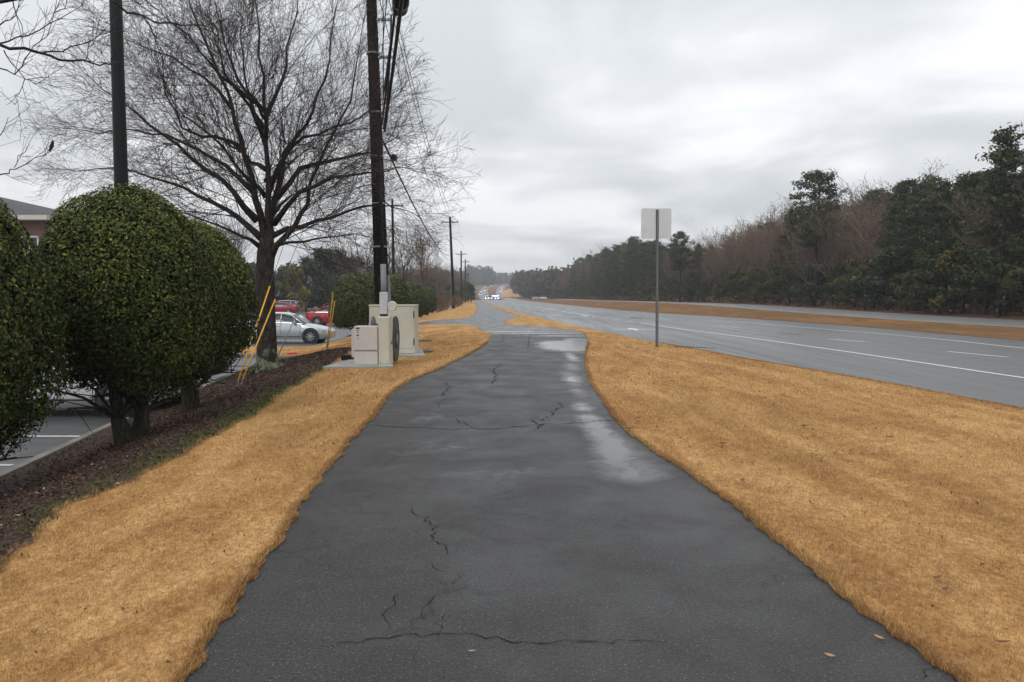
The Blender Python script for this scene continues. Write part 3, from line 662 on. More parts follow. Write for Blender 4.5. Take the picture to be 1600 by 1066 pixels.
# ------------------------------------------------------------------ clipped hollies
def dome_points(n, rx, ry, zb, zt, rnd, depth=.10):
    """points on the shell of a clipped dome: round top, straighter sides, ragged hem"""
    v = RNG.normal(0, 1, (n*2, 3)); v /= np.linalg.norm(v, axis=1, keepdims=True)
    v = v[:n]; e = np.where(v[:, 2] > 0, 2.2, 3.1)
    k = (np.abs(v[:, 0])**e + np.abs(v[:, 1])**e + np.abs(v[:, 2])**e)**(-1/e); v2 = v*k[:, None]
    hz = (zt-zb)/2; cz = (zt+zb)/2
    lump = 1 + .018*np.sin(v[:, 0]*6+rnd)*np.sin(v[:, 1]*5+2*rnd) + .02*np.sin(v[:, 2]*9+rnd*3+v[:, 0]*4) + .015*np.sin(v[:, 1]*13+v[:, 2]*11)
    d = 1 - np.abs(RNG.normal(0, depth, n)); r = lump*d
    wz = v2[:, 2]; taper = np.where(wz > 0, 1 - .13*wz, 1 - .09*wz*wz)
    P = np.stack([v2[:, 0]*rx*r*taper, v2[:, 1]*ry*r*taper, cz + wz*hz*r], 1)
    hem = wz < -.7; P[hem, 2] += RNG.uniform(-.10, .14, hem.sum())
    P[:, 2] += .42*np.exp(-((P[:, 0]+.12)/.42)**2) * np.clip(-wz-.15, 0, .85)/.85 * (P[:, 1] < .5)
    Nn = np.stack([v[:, 0]/rx, v[:, 1]/ry, v[:, 2]/hz], 1); Nn /= np.linalg.norm(Nn, axis=1, keepdims=True)
    return P, Nn, d
def holly(label, x, y, rx, zt, zb=.42, n=15000, leaf=.055, stems=2, seed=1, far=False, z0=None, group=None):
    z0 = Hs(x, y) if z0 is None else z0
    t = thing('holly_bush', label, 'bush', (x, y, z0), 0, group); rnd = random.Random(seed)
    P, Nn, d = dome_points(n, rx, rx, zb, zt, seed, .06)
    tint = .45 + RNG.normal(0, .2, n) + .12*np.sin(P[:, 0]*3+seed)*np.sin(P[:, 2]*3.5) ; tint += np.where(RNG.random(n) < .05, .35, 0) - (1-d)*1.6 + .36*np.clip((P[:, 2]-zb)/(zt-zb), 0, 1)**2 - .15  # top leaves coloured lighter to paint in skylight, deeper ones darker
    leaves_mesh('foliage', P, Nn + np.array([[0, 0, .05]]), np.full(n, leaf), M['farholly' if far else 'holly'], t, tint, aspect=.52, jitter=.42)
    # inner mass of darker tinted leaves and twigs
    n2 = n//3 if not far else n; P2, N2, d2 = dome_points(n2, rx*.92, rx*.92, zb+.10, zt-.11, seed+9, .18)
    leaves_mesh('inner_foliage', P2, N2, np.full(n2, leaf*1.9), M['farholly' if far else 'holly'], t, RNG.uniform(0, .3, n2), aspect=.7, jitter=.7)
    mb = MB(); S = []
    for i in range(stems):
        a = 6.28*i/stems + seed; bx, by = .07*math.cos(a), .07*math.sin(a); pts = [Vector((bx, by, -.12))]; rads = [.14]
        d_ = Vector((math.cos(a)*.16, math.sin(a)*.16, 1))
        for j in range(1, 7): pts.append(pts[-1] + d_*.2 + Vector((rnd.gauss(0, .012), rnd.gauss(0, .012), 0))); rads.append(.115 - .012*j + (.02 if j == 1 else 0))
        mb.tube(pts, rads, 9)
        for q in range(16):
            p = pts[rnd.randint(2, 6)]; aa = rnd.uniform(0, 6.28); L = rnd.uniform(.5, .85)*rx; e = p + Vector((math.cos(aa)*L, math.sin(aa)*L, rnd.uniform(.0, .7)))
            m_ = p.lerp(e, .5) + Vector((0, 0, .08)); S.append((*p, *m_, .028, .018)); S.append((*m_, *e, .018, .007))
            for w_ in range(3): e2 = e + Vector((rnd.gauss(0, .2), rnd.gauss(0, .2), rnd.gauss(.05, .2))); S.append((*m_.lerp(e, .7), *e2, .008, .004))
    mb.build('trunk', M['hollybark'], t, True); segs_mesh('branches', S, M['hollybark'], t, 4)
    return t
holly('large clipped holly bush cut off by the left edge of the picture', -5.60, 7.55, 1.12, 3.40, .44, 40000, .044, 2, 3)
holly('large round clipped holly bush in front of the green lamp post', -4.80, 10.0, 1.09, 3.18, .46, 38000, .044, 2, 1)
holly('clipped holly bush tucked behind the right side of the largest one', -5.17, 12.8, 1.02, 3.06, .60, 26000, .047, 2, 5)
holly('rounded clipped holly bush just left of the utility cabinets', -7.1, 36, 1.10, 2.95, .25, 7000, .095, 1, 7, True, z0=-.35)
FH = 'clipped hollies in the row beyond the cabinets'
lab = ['clipped holly bush directly behind the main utility pole', 'clipped holly bush showing right of the main utility pole',
       'clipped holly bush third along the row right of the pole', 'partly hidden clipped holly bush behind the third of the row',
       'clipped holly bush second from the far end of the row', 'farthest clipped holly bush at the right end of the row']
src = None
for i, (cx, Y, s_) in enumerate(((585, 39, 1.0), (611, 43, 1.02), (643, 60, 1.0), (650, 68, 1.0), (659, 76, 1.0), (668, 84, 1.0))):
    X = (cx-800)/F*Y
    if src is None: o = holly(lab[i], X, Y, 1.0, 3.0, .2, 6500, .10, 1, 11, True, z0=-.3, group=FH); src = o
    else: o = copy_tree(src); o.location = (X, Y, min(-.25, Hs(X, Y))); o.rotation_euler[2] = i*1.3; o['label'] = lab[i]
    if i: o.scale = (s_, s_, s_)

# ------------------------------------------------------------------ bare trees
def rand_dir(d, ang, rnd):
    o = d.orthogonal().normalized(); o.rotate(Matrix.Rotation(rnd.uniform(0, 6.2832), 3, d)); return (d*math.cos(ang) + o*math.sin(ang)).normalized()
def branch(S, p, d, L, r, lvl, rnd, maxl, nch, up=.05, wob=.16, ratio=.5, droop=0.0, angr=(.5, 1.0), tipr=.0022, tips=None):
    n = max(2, (7, 6, 5, 3, 2)[min(lvl, 4)]); st = L/n; kids = []
    for i in range(n):
        d = (d + Vector((rnd.gauss(0, wob), rnd.gauss(0, wob), rnd.gauss(0, wob)*.7 + up - droop*(i/n)))).normalized()
        q = p + d*st; r1 = max(tipr, r*(1 - .62/n)) if lvl < maxl else max(tipr, r*.75)
        S.append((p.x, p.y, p.z, q.x, q.y, q.z, r, r1)); kids.append((p, q, d.copy(), r1, i)); p = q; r = r1
    if tips is not None and lvl >= maxl-1: tips.append(tuple(p))
    if lvl < maxl:
        m_ = nch[min(lvl, len(nch)-1)]
        for c in range(m_):
            i = min(n-1, int(n*(.18 + .82*(c+rnd.random())/m_))); a, b, dd, rr, _ = kids[i]
            q = a.lerp(b, rnd.random()); nd = rand_dir(dd, rnd.uniform(*angr), rnd)
            branch(S, q, nd, L*ratio*rnd.uniform(.6, 1.25)*(1.15 - .5*i/n), max(tipr, min(rr*.62, rr)), lvl+1, rnd, maxl, nch, up, wob, ratio, droop, angr, tipr, tips)

def big_tree():
    rnd = random.Random(21); Y0 = 21.2; X0 = (419-800)/F*Y0; z0 = Hs(X0, Y0)
    t = thing('bare_tree', 'big bare oak with lichen on its trunk beside the car park kerb', 'tree', (X0, Y0, z0)); base = Vector((X0, Y0, z0))
    def P(px, py, dy=0): return AT(px, py, Y0+dy) - base
    mb = MB()
    tr = [P(418, 590), P(418, 578), P(417, 560), P(417, 530), P(416, 490), P(415, 450), P(414, 420), P(416, 395), P(417, 370)]
    mb.tube(tr, [.42, .32, .275, .25, .235, .225, .225, .235, .17], 14)
    for a in range(6):                                   # root flare
        aa = a*1.05+.3; mb.tube([tr[2]*.6+tr[1]*.4, Vector((math.cos(aa)*.30, math.sin(aa)*.30, .10)), Vector((math.cos(aa)*.48, math.sin(aa)*.48, -.08))], [.12, .11, .05], 6)
    mb.build('trunk', M['bark'], t, True)
    limbs = [([(414,400,0),(405,340,.1),(392,275,.2),(378,215,.3),(362,170,.3),(342,120,.5),(322,70,.6),(300,10,.6),(285,-60,.6)], .135),
             ([(418,398,0),(420,330,0),(418,260,-.1),(415,190,-.2),(412,120,-.3),(404,50,-.3),(396,-30,-.4)], .135),
             ([(424,400,0),(448,368,-.2),(470,335,-.3),(484,300,-.4),(492,262,-.5),(520,215,-.6),(548,160,-.8),(560,95,-.9),(568,30,-1)], .105),
             ([(420,345,0),(436,290,.3),(444,240,.4),(466,212,.5),(490,175,.7),(508,120,.8),(520,60,1),(534,-20,1.2)], .12),
             ([(408,372,0),(372,340,.2),(330,318,.3),(285,290,.5),(235,275,.6),(180,262,.8),(120,268,1)], .11),
             ([(402,345,0),(368,300,-.4),(320,262,-.7),(278,225,-1),(236,190,-1.2),(190,160,-1.5),(140,120,-1.6)], .11),
             ([(396,300,.2),(352,258,.6),(308,232,1),(262,212,1.3),(215,205,1.7),(160,205,2),(95,200,2.2)], .085),
             ([(380,232,.3),(350,218,.2),(318,212,.1),(284,196,0),(262,150,0),(250,95,0),(235,40,0)], .075),
             ([(424,370,0),(470,350,.4),(520,340,.8),(570,322,1.1),(600,318,1.3),(628,326,1.5),(650,336,1.6)], .085),
             ([(432,310,.2),(470,262,.8),(520,250,1.2),(575,240,1.5),(590,230,1.8),(618,216,2)], .095),
             ([(428,350,0),(470,300,-.8),(520,282,-1.2),(575,272,-1.6),(600,268,-2),(635,262,-2.3)], .09),
             ([(420,300,0),(455,225,-.6),(500,205,-1),(548,190,-1.4),(585,170,-1.7),(620,150,-2)], .07),
             ([(412,200,0),(385,150,-.5),(360,95,-.8),(345,40,-1),(330,-40,-1.2)], .075),
             ([(416,180,0),(438,130,.4),(452,80,.5),(462,20,.6),(470,-50,.7)], .075),
             ([(362,170,.3),(318,120,.5),(270,92,.8),(220,72,1),(170,50,1.2)], .06),
             ([(405,385,0),(380,370,-1),(340,352,-1.8),(290,335,-2.4),(240,330,-3)], .07),
             ([(425,385,0),(450,380,1),(500,372,1.8),(550,368,2.4),(600,372,3)], .07)]
    for k in range(8):                                   # limbs towards and away from the viewer
        a = rnd.uniform(.9, 2.2)*(1 if k % 2 else -1); z1 = rnd.uniform(3.4, 7.2); L = rnd.uniform(3.2, 5.2)
        pts = []; p = Vector((0, 0, z1)); d = Vector((math.cos(a), math.sin(a), .45)).normalized()
        for q in range(6): pts.append(p.copy()); d = (d + Vector((rnd.gauss(0, .18), rnd.gauss(0, .18), rnd.gauss(.02, .1)))).normalized(); p = p + d*L/6
        limbs.append((pts, .075))
    lm = MB(); S = []
    for pts, r in limbs:
        if not isinstance(pts[0], Vector): pts = [P(*q) for q in pts]
        # smooth the polyline and roughen it
        Q = []
        for i in range(len(pts)-1):
            for f_ in (0, .5): 
                q = pts[i].lerp(pts[i+1], f_); Q.append(q + Vector((rnd.gauss(0, .035), rnd.gauss(0, .05), rnd.gauss(0, .035))) if (i or f_) else q)
        Q.append(pts[-1]); n = len(Q); rr = [max(.009, r*(1 - .92*(i/(n-1))**.55)) for i in range(n)]
        lm.tube(Q, rr, 7)
        tot = sum((Q[i+1]-Q[i]).length for i in range(n-1))
        for i in range(1, n-1):
            d = (Q[i+1]-Q[i]).normalized(); cnt = (3 if i % 2 else 2) if i > n*.15 else 2
            for c in range(cnt):
                nd = rand_dir(d, rnd.uniform(.45, 1.05), rnd); frac = 1 - i/n
                branch(S, Q[i].lerp(Q[i+1], rnd.random()), nd, (1.05 + 1.5*frac)*rnd.uniform(.7, 1.25), min(.016, max(.0058, rr[i]*.24)), 1, rnd, 3, (0, 7, 5), .025, .105, .56, .05, (.4, .85), tipr=.0028)
        d = (Q[-1]-Q[-2]).normalized()
        for c in range(3): branch(S, Q[-1], rand_dir(d, .35, rnd), rnd.uniform(.7, 1.2), .007, 1, rnd, 3, (0, 7, 5), .02, .14, .52, .05, tipr=.0026)
    lm.build('limbs', M['bark'], t, True); segs_mesh('twigs', S, M['twig'], t, 3)
    print('big tree twigs', len(S))
big_tree()

def near_tree():
    rnd = random.Random(5); Y0 = 8.0; base = Vector((-8.6, Y0, -.72))
    t = thing('bare_tree', 'bare tree whose budding branches reach in from the top left corner', 'tree', base)
    mb = MB(); tr = [Vector((0, 0, -.1)), Vector((0, 0, 1.2)), Vector((.05, .1, 2.4)), Vector((0, .1, 3.8)), Vector((.05, 0, 5.5)), Vector((0, .1, 7.5))]
    mb.tube(tr, [.2, .15, .13, .11, .08, .04], 10)
    B = [([(0,70),(37,77),(68,82),(90,92),(132,97),(155,102),(169,98),(182,84)], .016, 7.6), ([(0,107),(21,115),(42,93),(56,72),(70,54),(85,20),(88,-10)], .007, 7.6),
         ([(0,68),(17,64),(42,54),(79,39),(113,23),(137,-5)], .009, 7.8), ([(6,79),(20,96),(37,121),(53,130),(70,128)], .006, 7.5), ([(39,122),(32,145),(28,158),(22,163)], .004, 7.5),
         ([(68,82),(93,82),(132,68),(158,56),(178,40)], .009, 7.7), ([(0,212),(6,200),(13,183)], .005, 8.1), ([(0,273),(11,272),(22,262),(56,248),(70,240),(78,232)], .007, 8.0), ([(22,262),(30,245),(42,230)], .004, 8.0),
         ([(150,-25),(175,0),(194,17),(225,28),(253,37),(282,37),(310,40),(332,46)], .013, 7.4), ([(0,39),(17,31),(28,14),(36,-6)], .007, 7.9), ([(18,-8),(26,25),(37,51),(42,54)], .006, 7.7),
         ([(225,28),(240,50),(252,80),(258,110)], .006, 7.4), ([(132,97),(138,75),(150,60),(155,35)], .005, 7.6), ([(85,20),(100,10),(108,-8)], .005, 7.6)]
    S = []
    for px, r, Yd in B:
        Q = [AT(a, b, Yd) - base for a, b in px]
        if px[0][0] <= 0 or px[0][1] < 0:
            zq = min(6.8, max(2.5, Q[0].z - .9)); root = Vector((.03, .05, zq)); mid = root.lerp(Q[0], .55) + Vector((0, 0, .15))
            mb.tube([root, mid, Q[0]], [r*2.6, r*1.7, r], 6)
        R = []
        for i in range(len(Q)-1):
            for f_ in (0, .5): R.append(Q[i].lerp(Q[i+1], f_) + Vector((rnd.gauss(0, .008), rnd.gauss(0, .02), rnd.gauss(0, .008))) * (1 if i or f_ else 0))
        R.append(Q[-1]); n = len(R); mb.tube(R, [max(.0028, r*(1-.75*i/(n-1))) for i in range(n)], 5)
        for i in range(1, n-1):
            if rnd.random() < .75:
                d = (R[i+1]-R[i]).normalized(); branch(S, R[i], rand_dir(d, rnd.uniform(.4, .9), rnd), rnd.uniform(.15, .42), .0032, 3, rnd, 4, (0, 0, 0, 3), .04, .12, .5, 0, tipr=.0016)
    mb.build('branches', M['bark'], t, True); segs_mesh('twigs', S, M['twig'], t, 3)
    q = AT(80, 228, 8.0) - base
    lf = MB(); 
    for i in range(7):
        u = i/6; c = q + Vector((.035*(u-.5), 0, .11*(u-.5))); w = .022*math.sin(math.pi*(u*.9+.05)); lf.v += [c+Vector((-w, .008, 0)), c+Vector((w, .008, 0)), c+Vector((w*.4, -.012, .0)), c+Vector((-w*.5, -.01, 0))]
        if i:
            a = 4*(i-1)
            for j in range(4): lf.f.append((a+j, a+(j+1) % 4, a+4+(j+1) % 4, a+4+j))
    lf.build('dead_leaf', flat('dark dead leaf', (.02, .018, .016), .8), t)
near_tree()

# ------------------------------------------------------------------ poles, guys and cables
GAL = flat('galvanised steel', (.33, .35, .37), .45, .6, var=.2); BLK = flat('black cable sheath', (.008, .008, .009), .6, spec=.2)
GREYP = flat('grey plastic conduit', (.17, .18, .19), .55); YEL = flat('yellow guy guard plastic', (.78, .42, .02), .45, var=.15); WIRE = flat('dull wire', (.05, .05, .055), .5, .5)
LGREY = flat('pale grey paint', (.46, .47, .47), .5)
def pole(name, label, bx, by, bz, tx, ty, tz, r0, r1, arm=True, group=None, white=False):
    t = thing(name, label, 'utility pole', (bx, by, bz), 0, group)
    mb = MB(); n = 9; top = Vector((tx-bx, ty-by, tz-bz)); pts = [top*(i/(n-1)) for i in range(n)]; pts[0] = Vector((0, 0, -.2))
    mb.tube(pts, [r0 + (r1-r0)*i/(n-1) for i in range(n)], 12); mb.build('pole_shaft', M['polewood'], t, True)
    if arm:
        a = MB(); a.box(top + Vector((0, -r1-.05, -.7)), (2.2, .10, .12)); a.tube([top+Vector((-.6, -r1-.05, -.72)), top+Vector((0, -r1-.05, -1.3))], .02, 5); a.tube([top+Vector((.6, -r1-.05, -.72)), top+Vector((0, -r1-.05, -1.3))], .02, 5)
        a.build('cross_arm', M['polewood'], t)
        for s_ in (-1, 1, .35): MB().lathe([(.02, 0), (.06, .05), (.05, .09), (.065, .13), (.03, .2)], top+Vector((s_*1.0, -r1-.05, -.64)), 'Z', 8).build('insulator', LGREY, t)
    if white: MB().tube([Vector((-r0-.03, -.05, 0)), top*.45+Vector((-r0*.8, -.05, 0))], .05, 6).build('conduit', GREYP, t)
    return t, Vector((tx, ty, tz))
PY = 22.5
pb = AT(599.5, 540, PY); pt_ = AT(580, -10, PY); dirp = (pt_-pb)/(pt_.z-pb.z)
pbase = pb + dirp*(-.0 - pb.z); ptop = pb + dirp*(12.2 - pb.z)
PT, PTOP = pole('utility_pole', 'tall dark wooden utility pole rising behind the beige cabinets', pbase.x, pbase.y, 0, ptop.x, ptop.y, ptop.z, .215, .125)
def on_pole(z): return pbase + dirp*z
def L_(v): return v - Vector((pbase.x, pbase.y, 0))
for zz in ((464-43)/55.5+1.5, (464-99)/55.5+1.5):        # stand-off brackets
    c = L_(on_pole(zz)) + Vector((.36, -.12, 0)); m_ = MB().box(c, (.42, .07, .07)); 
    for q in range(4): m_.lathe([(.035, -.03), (.06, 0), (.035, .03)], c + Vector((-.15+.09*q, 0, 0)), 'X', 8)
    m_.build('standoff_bracket', GAL, PT)
# risers and meter box on the pole's near face
def side(zz, dx, dy): return L_(on_pole(zz)) + Vector((dx, dy, 0))
MB().tube([side(0, .09, -.24), side(5.9, .09, -.20)], .055, 8).build('riser_conduit', BLK, PT, True)
MB().tube([side(0, .22, -.12), side(2.1, .22, -.12)], .045, 8).build('riser_conduit', GREYP, PT, True)
for q in range(20):
    zz = 2.6+q*.4; sgn = -1 if q % 2 else 1; c = L_(on_pole(zz)); MB().tube([c+Vector((sgn*.15, -.1, 0)), c+Vector((sgn*.24, -.12, .01))], .012, 5).build('pole_step', GAL, PT)
for q, zz in enumerate((2.9, 4.1, 5.4, 6.6, 8.2)): MB().lathe([(.2, -.02), (.2, .02)], L_(on_pole(zz)), 'Z', 12).build('strap', GAL, PT)

P2b = AT(709, 478, 104); P2t = AT(703, 339, 104)
T2, top2 = pole('utility_pole', 'first utility pole beyond the hollies, with pale conduit and short cross arm', P2b.x, 104, Hs(P2b.x, 104), P2t.x, 104, P2t.z, .21, .14, white=True)
far_poles = [(721, 720.5, 392, 165, 'utility pole with cross arm second beyond the hollies'), (727.5, 727, 405, 215, 'thin utility pole third beyond the hollies, just left of the path'), (732, 731.5, 426, 290, 'farthest small utility pole on the left of the road')]
tops = [top2]
for bx, tx, ty, Y, lb in far_poles:
    X = (bx-800)/F*Y; tp = AT(tx, ty, Y); _, tt = pole('utility_pole', lb, X, Y, Hs(X, Y), tp.x, Y, tp.z, .2, .14, True); tops.append(tt)
Xp = (616-800)/F*80; tpp = AT(613, 311, 80); pole('utility_pole', 'thin pole with arm seen just right of the main pole among bare branches', Xp, 80, -.72, tpp.x, 80, tpp.z, .17, .11)
def cable(name, label, a, b, sag, r, n=24, group=None, parent=None):
    a, b = Vector(a), Vector(b); pts = [a.lerp(b, i/n) + Vector((0, 0, -4*sag*(i/n)*(1-i/n))) for i in range(n+1)]
    o = MB().tube(pts, r, 5).build(name, BLK if r > .01 else WIRE, parent, True)
    if parent is None: tag(o, label, 'cable', group)
    return o
def toY0(a, z, x, y=-18): return Vector((x, y, z))
aA = on_pole(6.15) + Vector((.2, -.15, 0)); aB = on_pole(6.15) + Vector((.2, .1, 0))
# towards a pole standing behind the viewer
back = Vector((4.3, -18, 6.3))
def back_dir(px0, py0, Y0, px1, py1, Y1, yend=-14):
    a, b = AT(px0, py0, Y0), AT(px1, py1, Y1); return a, a + (b-a)*((yend-Y0)/(Y1-Y0))
a1, b1 = back_dir(601, 205, 22.3, 624, 8, 12.6); b1.z = max(b1.z, 5.6)
cable('telephone_cable', 'thickest black cable rising from the pole to the dark splice case', a1, b1, .25, .034)
c0, c1_ = back_dir(597, 195, 22.3, 615, 20, 13.2); cable('telephone_cable', 'black cable left of the thickest one above the main pole', c0, c1_, .2, .024)
c0, c1_ = back_dir(599, 150, 22.3, 618, 0, 14.5); cable('telephone_cable', 'upper black cable crossing the stand-off brackets', c0, c1_, .15, .022)
c0, c1_ = back_dir(596, 92, 22.4, 604, 0, 18.5); cable('service_wire', 'thin twisted wire just right of the main pole', c0, c1_, .1, .012)
# drip loop cables down the side
dl = MB(); dl.tube([on_pole(9.2)+Vector((.55, -.15, 0)), on_pole(8.2)+Vector((.5, -.18, 0)), on_pole(7.4)+Vector((.42, -.2, 0)), on_pole(6.8)+Vector((.36, -.2, 0)), on_pole(6.1)+Vector((.24, -.2, 0))], .028, 6)
dl.tube([on_pole(11)+Vector((.36, -.15, 0)), on_pole(9)+Vector((.33, -.18, 0)), on_pole(8.1)+Vector((.30, -.2, 0)), on_pole(6.9)+Vector((.26, -.2, 0))], .014, 5)
tag(dl.build('drop_cable', BLK, None, True), 'bundle of slack black cables hanging beside the stand-off brackets', 'cable')
# splice case and small dead-end case
def splice(name, label, c, d, L, r):
    d = d.normalized(); pts = [c + d*L*(f-.5) for f in (0, .06, .14, .86, .94, 1)]; t = MB().tube(pts, [r*.35, r*.8, r, r, r*.8, r*.35], 16).build(name, BLK, None, True); tag(t, label, 'splice case')
    MB().tube([c - d*.02, c + d*.02], r*1.08, 16).build('band', GAL, t, True)
splice('splice_case', 'fat black splice case on the cable at the top of the picture', AT(626, 6, 12.5)+Vector((0, 0, .02)), b1-a1, .75, .125)
tgt = AT(702, 398.5, 104)
cs = on_pole(6.0)+Vector((.1, .1, 0)); cable('telephone_cable', 'sagging black cable running from the main pole to the next pole', cs, tgt, 1.0, .03, 40)
splice('splice_case', 'small dark case on the sagging cable just right of the main pole', cs.lerp(tgt, .035)+Vector((.12, 0, -.16)), tgt-cs, .5, .085)
for k, (dx, sg) in enumerate(((-1.0, 1.0), (.35, 1.5), (1.0, 1.9))):
    cable('power_wire', ('left', 'middle', 'right')[k] + 'most of the three thin wires between the main pole and the next' if k != 1 else 'middle one of the three thin wires between the main pole and the next', PTOP+Vector((dx*.25, -.1, -.3-.25*k)), tops[0]+Vector((dx, 0, -.5)), sg, .014, 40)
for i in range(3):
    for dx in (-1, 1): cable('power_wire', 'thin wire strung between the distant utility poles', tops[i]+Vector((dx, 0, -.5)), tops[i+1]+Vector((dx, 0, -.5)), .9, .009, 12, 'wires between the distant poles')
# guy wires with yellow guards
def guy(label, anchor, target, guardlen, gcol, r=.0165):
    d = (target-anchor).normalized(); t = thing('guy_wire', label, 'guy wire', anchor)
    MB().tube([Vector((0, 0, 0)), target-anchor], .0065, 5).build('wire', WIRE, t)
    MB().tube([d*.12, d*(.12+guardlen)], r, 8).build('guard', gcol, t, True)
    MB().tube([Vector((0, 0, -.12))-d*.1, d*.16], .012, 6).build('anchor_rod', GAL, t)
def gpt(px, py, z): x, y = G(px, py, z); return Vector((x, y, z))
an1 = gpt(371, 603, -.42)
an1.z = Hs(an1.x, an1.y)
def onp_px(py): return on_pole(1.5 + (464-py)/F*PY)
for lb, an, py_, gl, col in (('yellow guarded guy wire at far left, the taller of its pair', an1+Vector((-.02, 0, 0)), 5, 2.35, YEL), ('yellow guarded guy wire crossing in front of the oak trunk', an1+Vector((.05, .05, 0)), 112, 2.1, YEL),
                   ('grey guarded guy wire just right of the oak trunk', Vector((*G(431, 562, -.55), -.5)), 228, 1.9, LGREY),
                   ('taller yellow guy guard beside the holly left of the cabinets', Vector((*G(510, 546, -.2), 0)), 8, 1.9, YEL), ('shorter yellow guy guard beside the holly left of the cabinets', Vector((*G(511.5, 546, -.2), 0)), 116, 1.65, YEL)):
    an.z = Hs(an.x, an.y); guy(lb, an, onp_px(py_) + Vector((-.12, 0, 0)), gl, col)

# green lamp post in the car park
LY = 14.0; lb_ = AT(191, 300, LY); lt_ = AT(182, 0, LY)
lamp = thing('lamp_post', 'dark green lamp post standing behind the largest holly', 'lamp post', (lb_.x, LY, -.72))
GRN = flat('dark green enamel', (.003, .008, .0065), .5, 0, var=.15, spec=.22)
dl_ = (lt_-lb_)/(lt_.z-lb_.z); lv = lambda z: dl_*z
shaft = MB(); 
for i in range(10):
    z = 8.6*i/9; r = .132 - .0042*z
    for j in range(24): a = 6.283*j/24; rr = r*(1 - .05*(j % 2)); shaft.v.append(dl_*z + Vector((math.cos(a)*rr, math.sin(a)*rr, 0)))
    if i:
        for j in range(24): a, b = (i-1)*24+j, (i-1)*24+(j+1) % 24; shaft.f.append((a, b, b+24, a+24))
shaft.build('shaft', GRN, lamp, True); MB().lathe([(.26, 0), (.26, .06), (.20, .16), (.17, .5), (.14, .6)], (0, 0, 0)).build('base', GRN, lamp, True)
hd = MB(); hd.tube([lv(8.5), lv(8.8)+Vector((-.5, 0, .1)), lv(8.8)+Vector((-1.0, 0, .05))], .04, 8); hd.box(lv(8.75)+Vector((-1.25, 0, 0)), (.7, .35, .16), None, .04); hd.build('lamp_head', GRN, lamp)

# ------------------------------------------------------------------ cabinets, reel, pad
BEIGE = flat('beige cabinet paint', (.53, .505, .41), .5, var=.06, scale=3); BEIGE2 = flat('warm grey cabinet paint', (.52, .48, .445), .5, var=.06, scale=3); CONC = flat('grey concrete pad', (.30, .30, .28), .85, var=.2, scale=5, bump=.3)
SEAM = flat('dark seam', (.05, .045, .04), .8); PRT = flat('dark printed marking', (.06, .06, .06), .6)
def g0(px, py, z=0): x, y = G(px, py, z); return x, y
x0, y0 = g0(505, 573, .03); x1, y1 = g0(612, 572, .03)
pad = MB(); zz = .06
a_, b_, c_, d_ = g0(504, 573, .06), g0(614, 572, .06), g0(612, 560, .06), g0(545, 562, .06)
pad.prism([(*a_, zz), (*b_, zz), (*c_, zz), (*d_, zz)], (0, 0, -.2)); tag(pad.build('concrete_pad', CONC), 'pale concrete pad under the two front cabinets', 'concrete pad')
a_, b_, c_, d_ = g0(575, 556, .04), g0(664, 556, .04), g0(660, 546, .04), g0(580, 546, .04)
pad = MB(); pad.prism([(*a_, .05), (*b_, .05), (*c_, .05), (*d_, .05)], (0, 0, -.2)); tag(pad.build('concrete_pad', CONC), 'concrete slab under the big rear cabinet', 'concrete pad')
def s_at(Y): return F/Y
# small front cabinet: x 552-588, y 508-569
Yc = y0 + .10; k = Yc/F
sc_x = (571-800)*k; cw, chh = 37*k, 60.5*k
t = thing('utility_cabinet', 'short warm grey cabinet at front left with a row of printed marks', 'cabinet', (sc_x, Yc+.22, .06))
MB().box((0, 0, chh*.5), (cw, .42, chh), None, .012).build('body', BEIGE2, t)
MB().box((0, -.212, chh*.36), (cw*.99, .008, .008)).build('seam', SEAM, t); MB().box((0, -.216, chh*.69), (cw*.96, .014, chh*.60)).build('upper_panel', BEIGE2, t); MB().box((0, -.216, chh*.175), (cw*.96, .014, chh*.33)).build('lower_panel', BEIGE2, t)
for q, (w_, h_, zf) in enumerate(((.075, .035, .945), (.055, .012, .885), (.05, .014, .84), (.05, .032, .765), (.05, .010, .68))): MB().box((-cw*.33, -.2245, chh*zf), (w_, .003, h_)).build('printed_label', PRT, t)
MB().box((-cw*.5-.035, .02, chh*.55), (.065, .3, chh*.72)).build('side_housing', BEIGE2, t)
# narrow tall cabinet x 591-622, y 492-568
t = thing('utility_cabinet', 'narrow tall beige cabinet between the short cabinet and the cable reel', 'cabinet', ((599-800)*k, Yc+.28, .06)); nh = 75.5*k
R = Matrix.Rotation(-.18, 3, 'Z')
t.rotation_euler[2] = -.0
MB().box((0, 0, nh*.5), (.24, .50, nh), None, .012).build('body', BEIGE, t)
MB().box((0, -.253, nh*.5), (.205, .012, nh*.94)).build('front_panel', BEIGE, t); MB().box((.124, 0, nh*.53), (.012, .38, nh*.80)).build('side_door', BEIGE, t); MB().box((.134, -.05, nh*.45), (.02, .03, .07)).build('latch', SEAM, t)
for sx in (-.07, .07):
    for zf in (.93, .07): MB().lathe([(.012, -.004), (.009, .004)], (sx, -.262, nh*zf), 'Y', 8).build('bolt', GAL, t)
bx_ = Vector((-.035, .02, nh + .30)); s_k = 1.0
MB().tube([(bx_.x, .02, nh-.01), (bx_.x, .02, nh+.05)], .085, 12).build('box_collar', BLK, t); MB().box((bx_.x, .02, nh+.05+.235), (.165, .15, .47), None, .012).build('meter_box', LGREY, t)
MB().lathe([(.10, -.07), (.11, .02), (.09, .05), (.05, .07)], (bx_.x+.17, .05, nh+.22), 'Y', 14).build('meter', flat('beige plastic', (.55, .53, .46), .5), t)
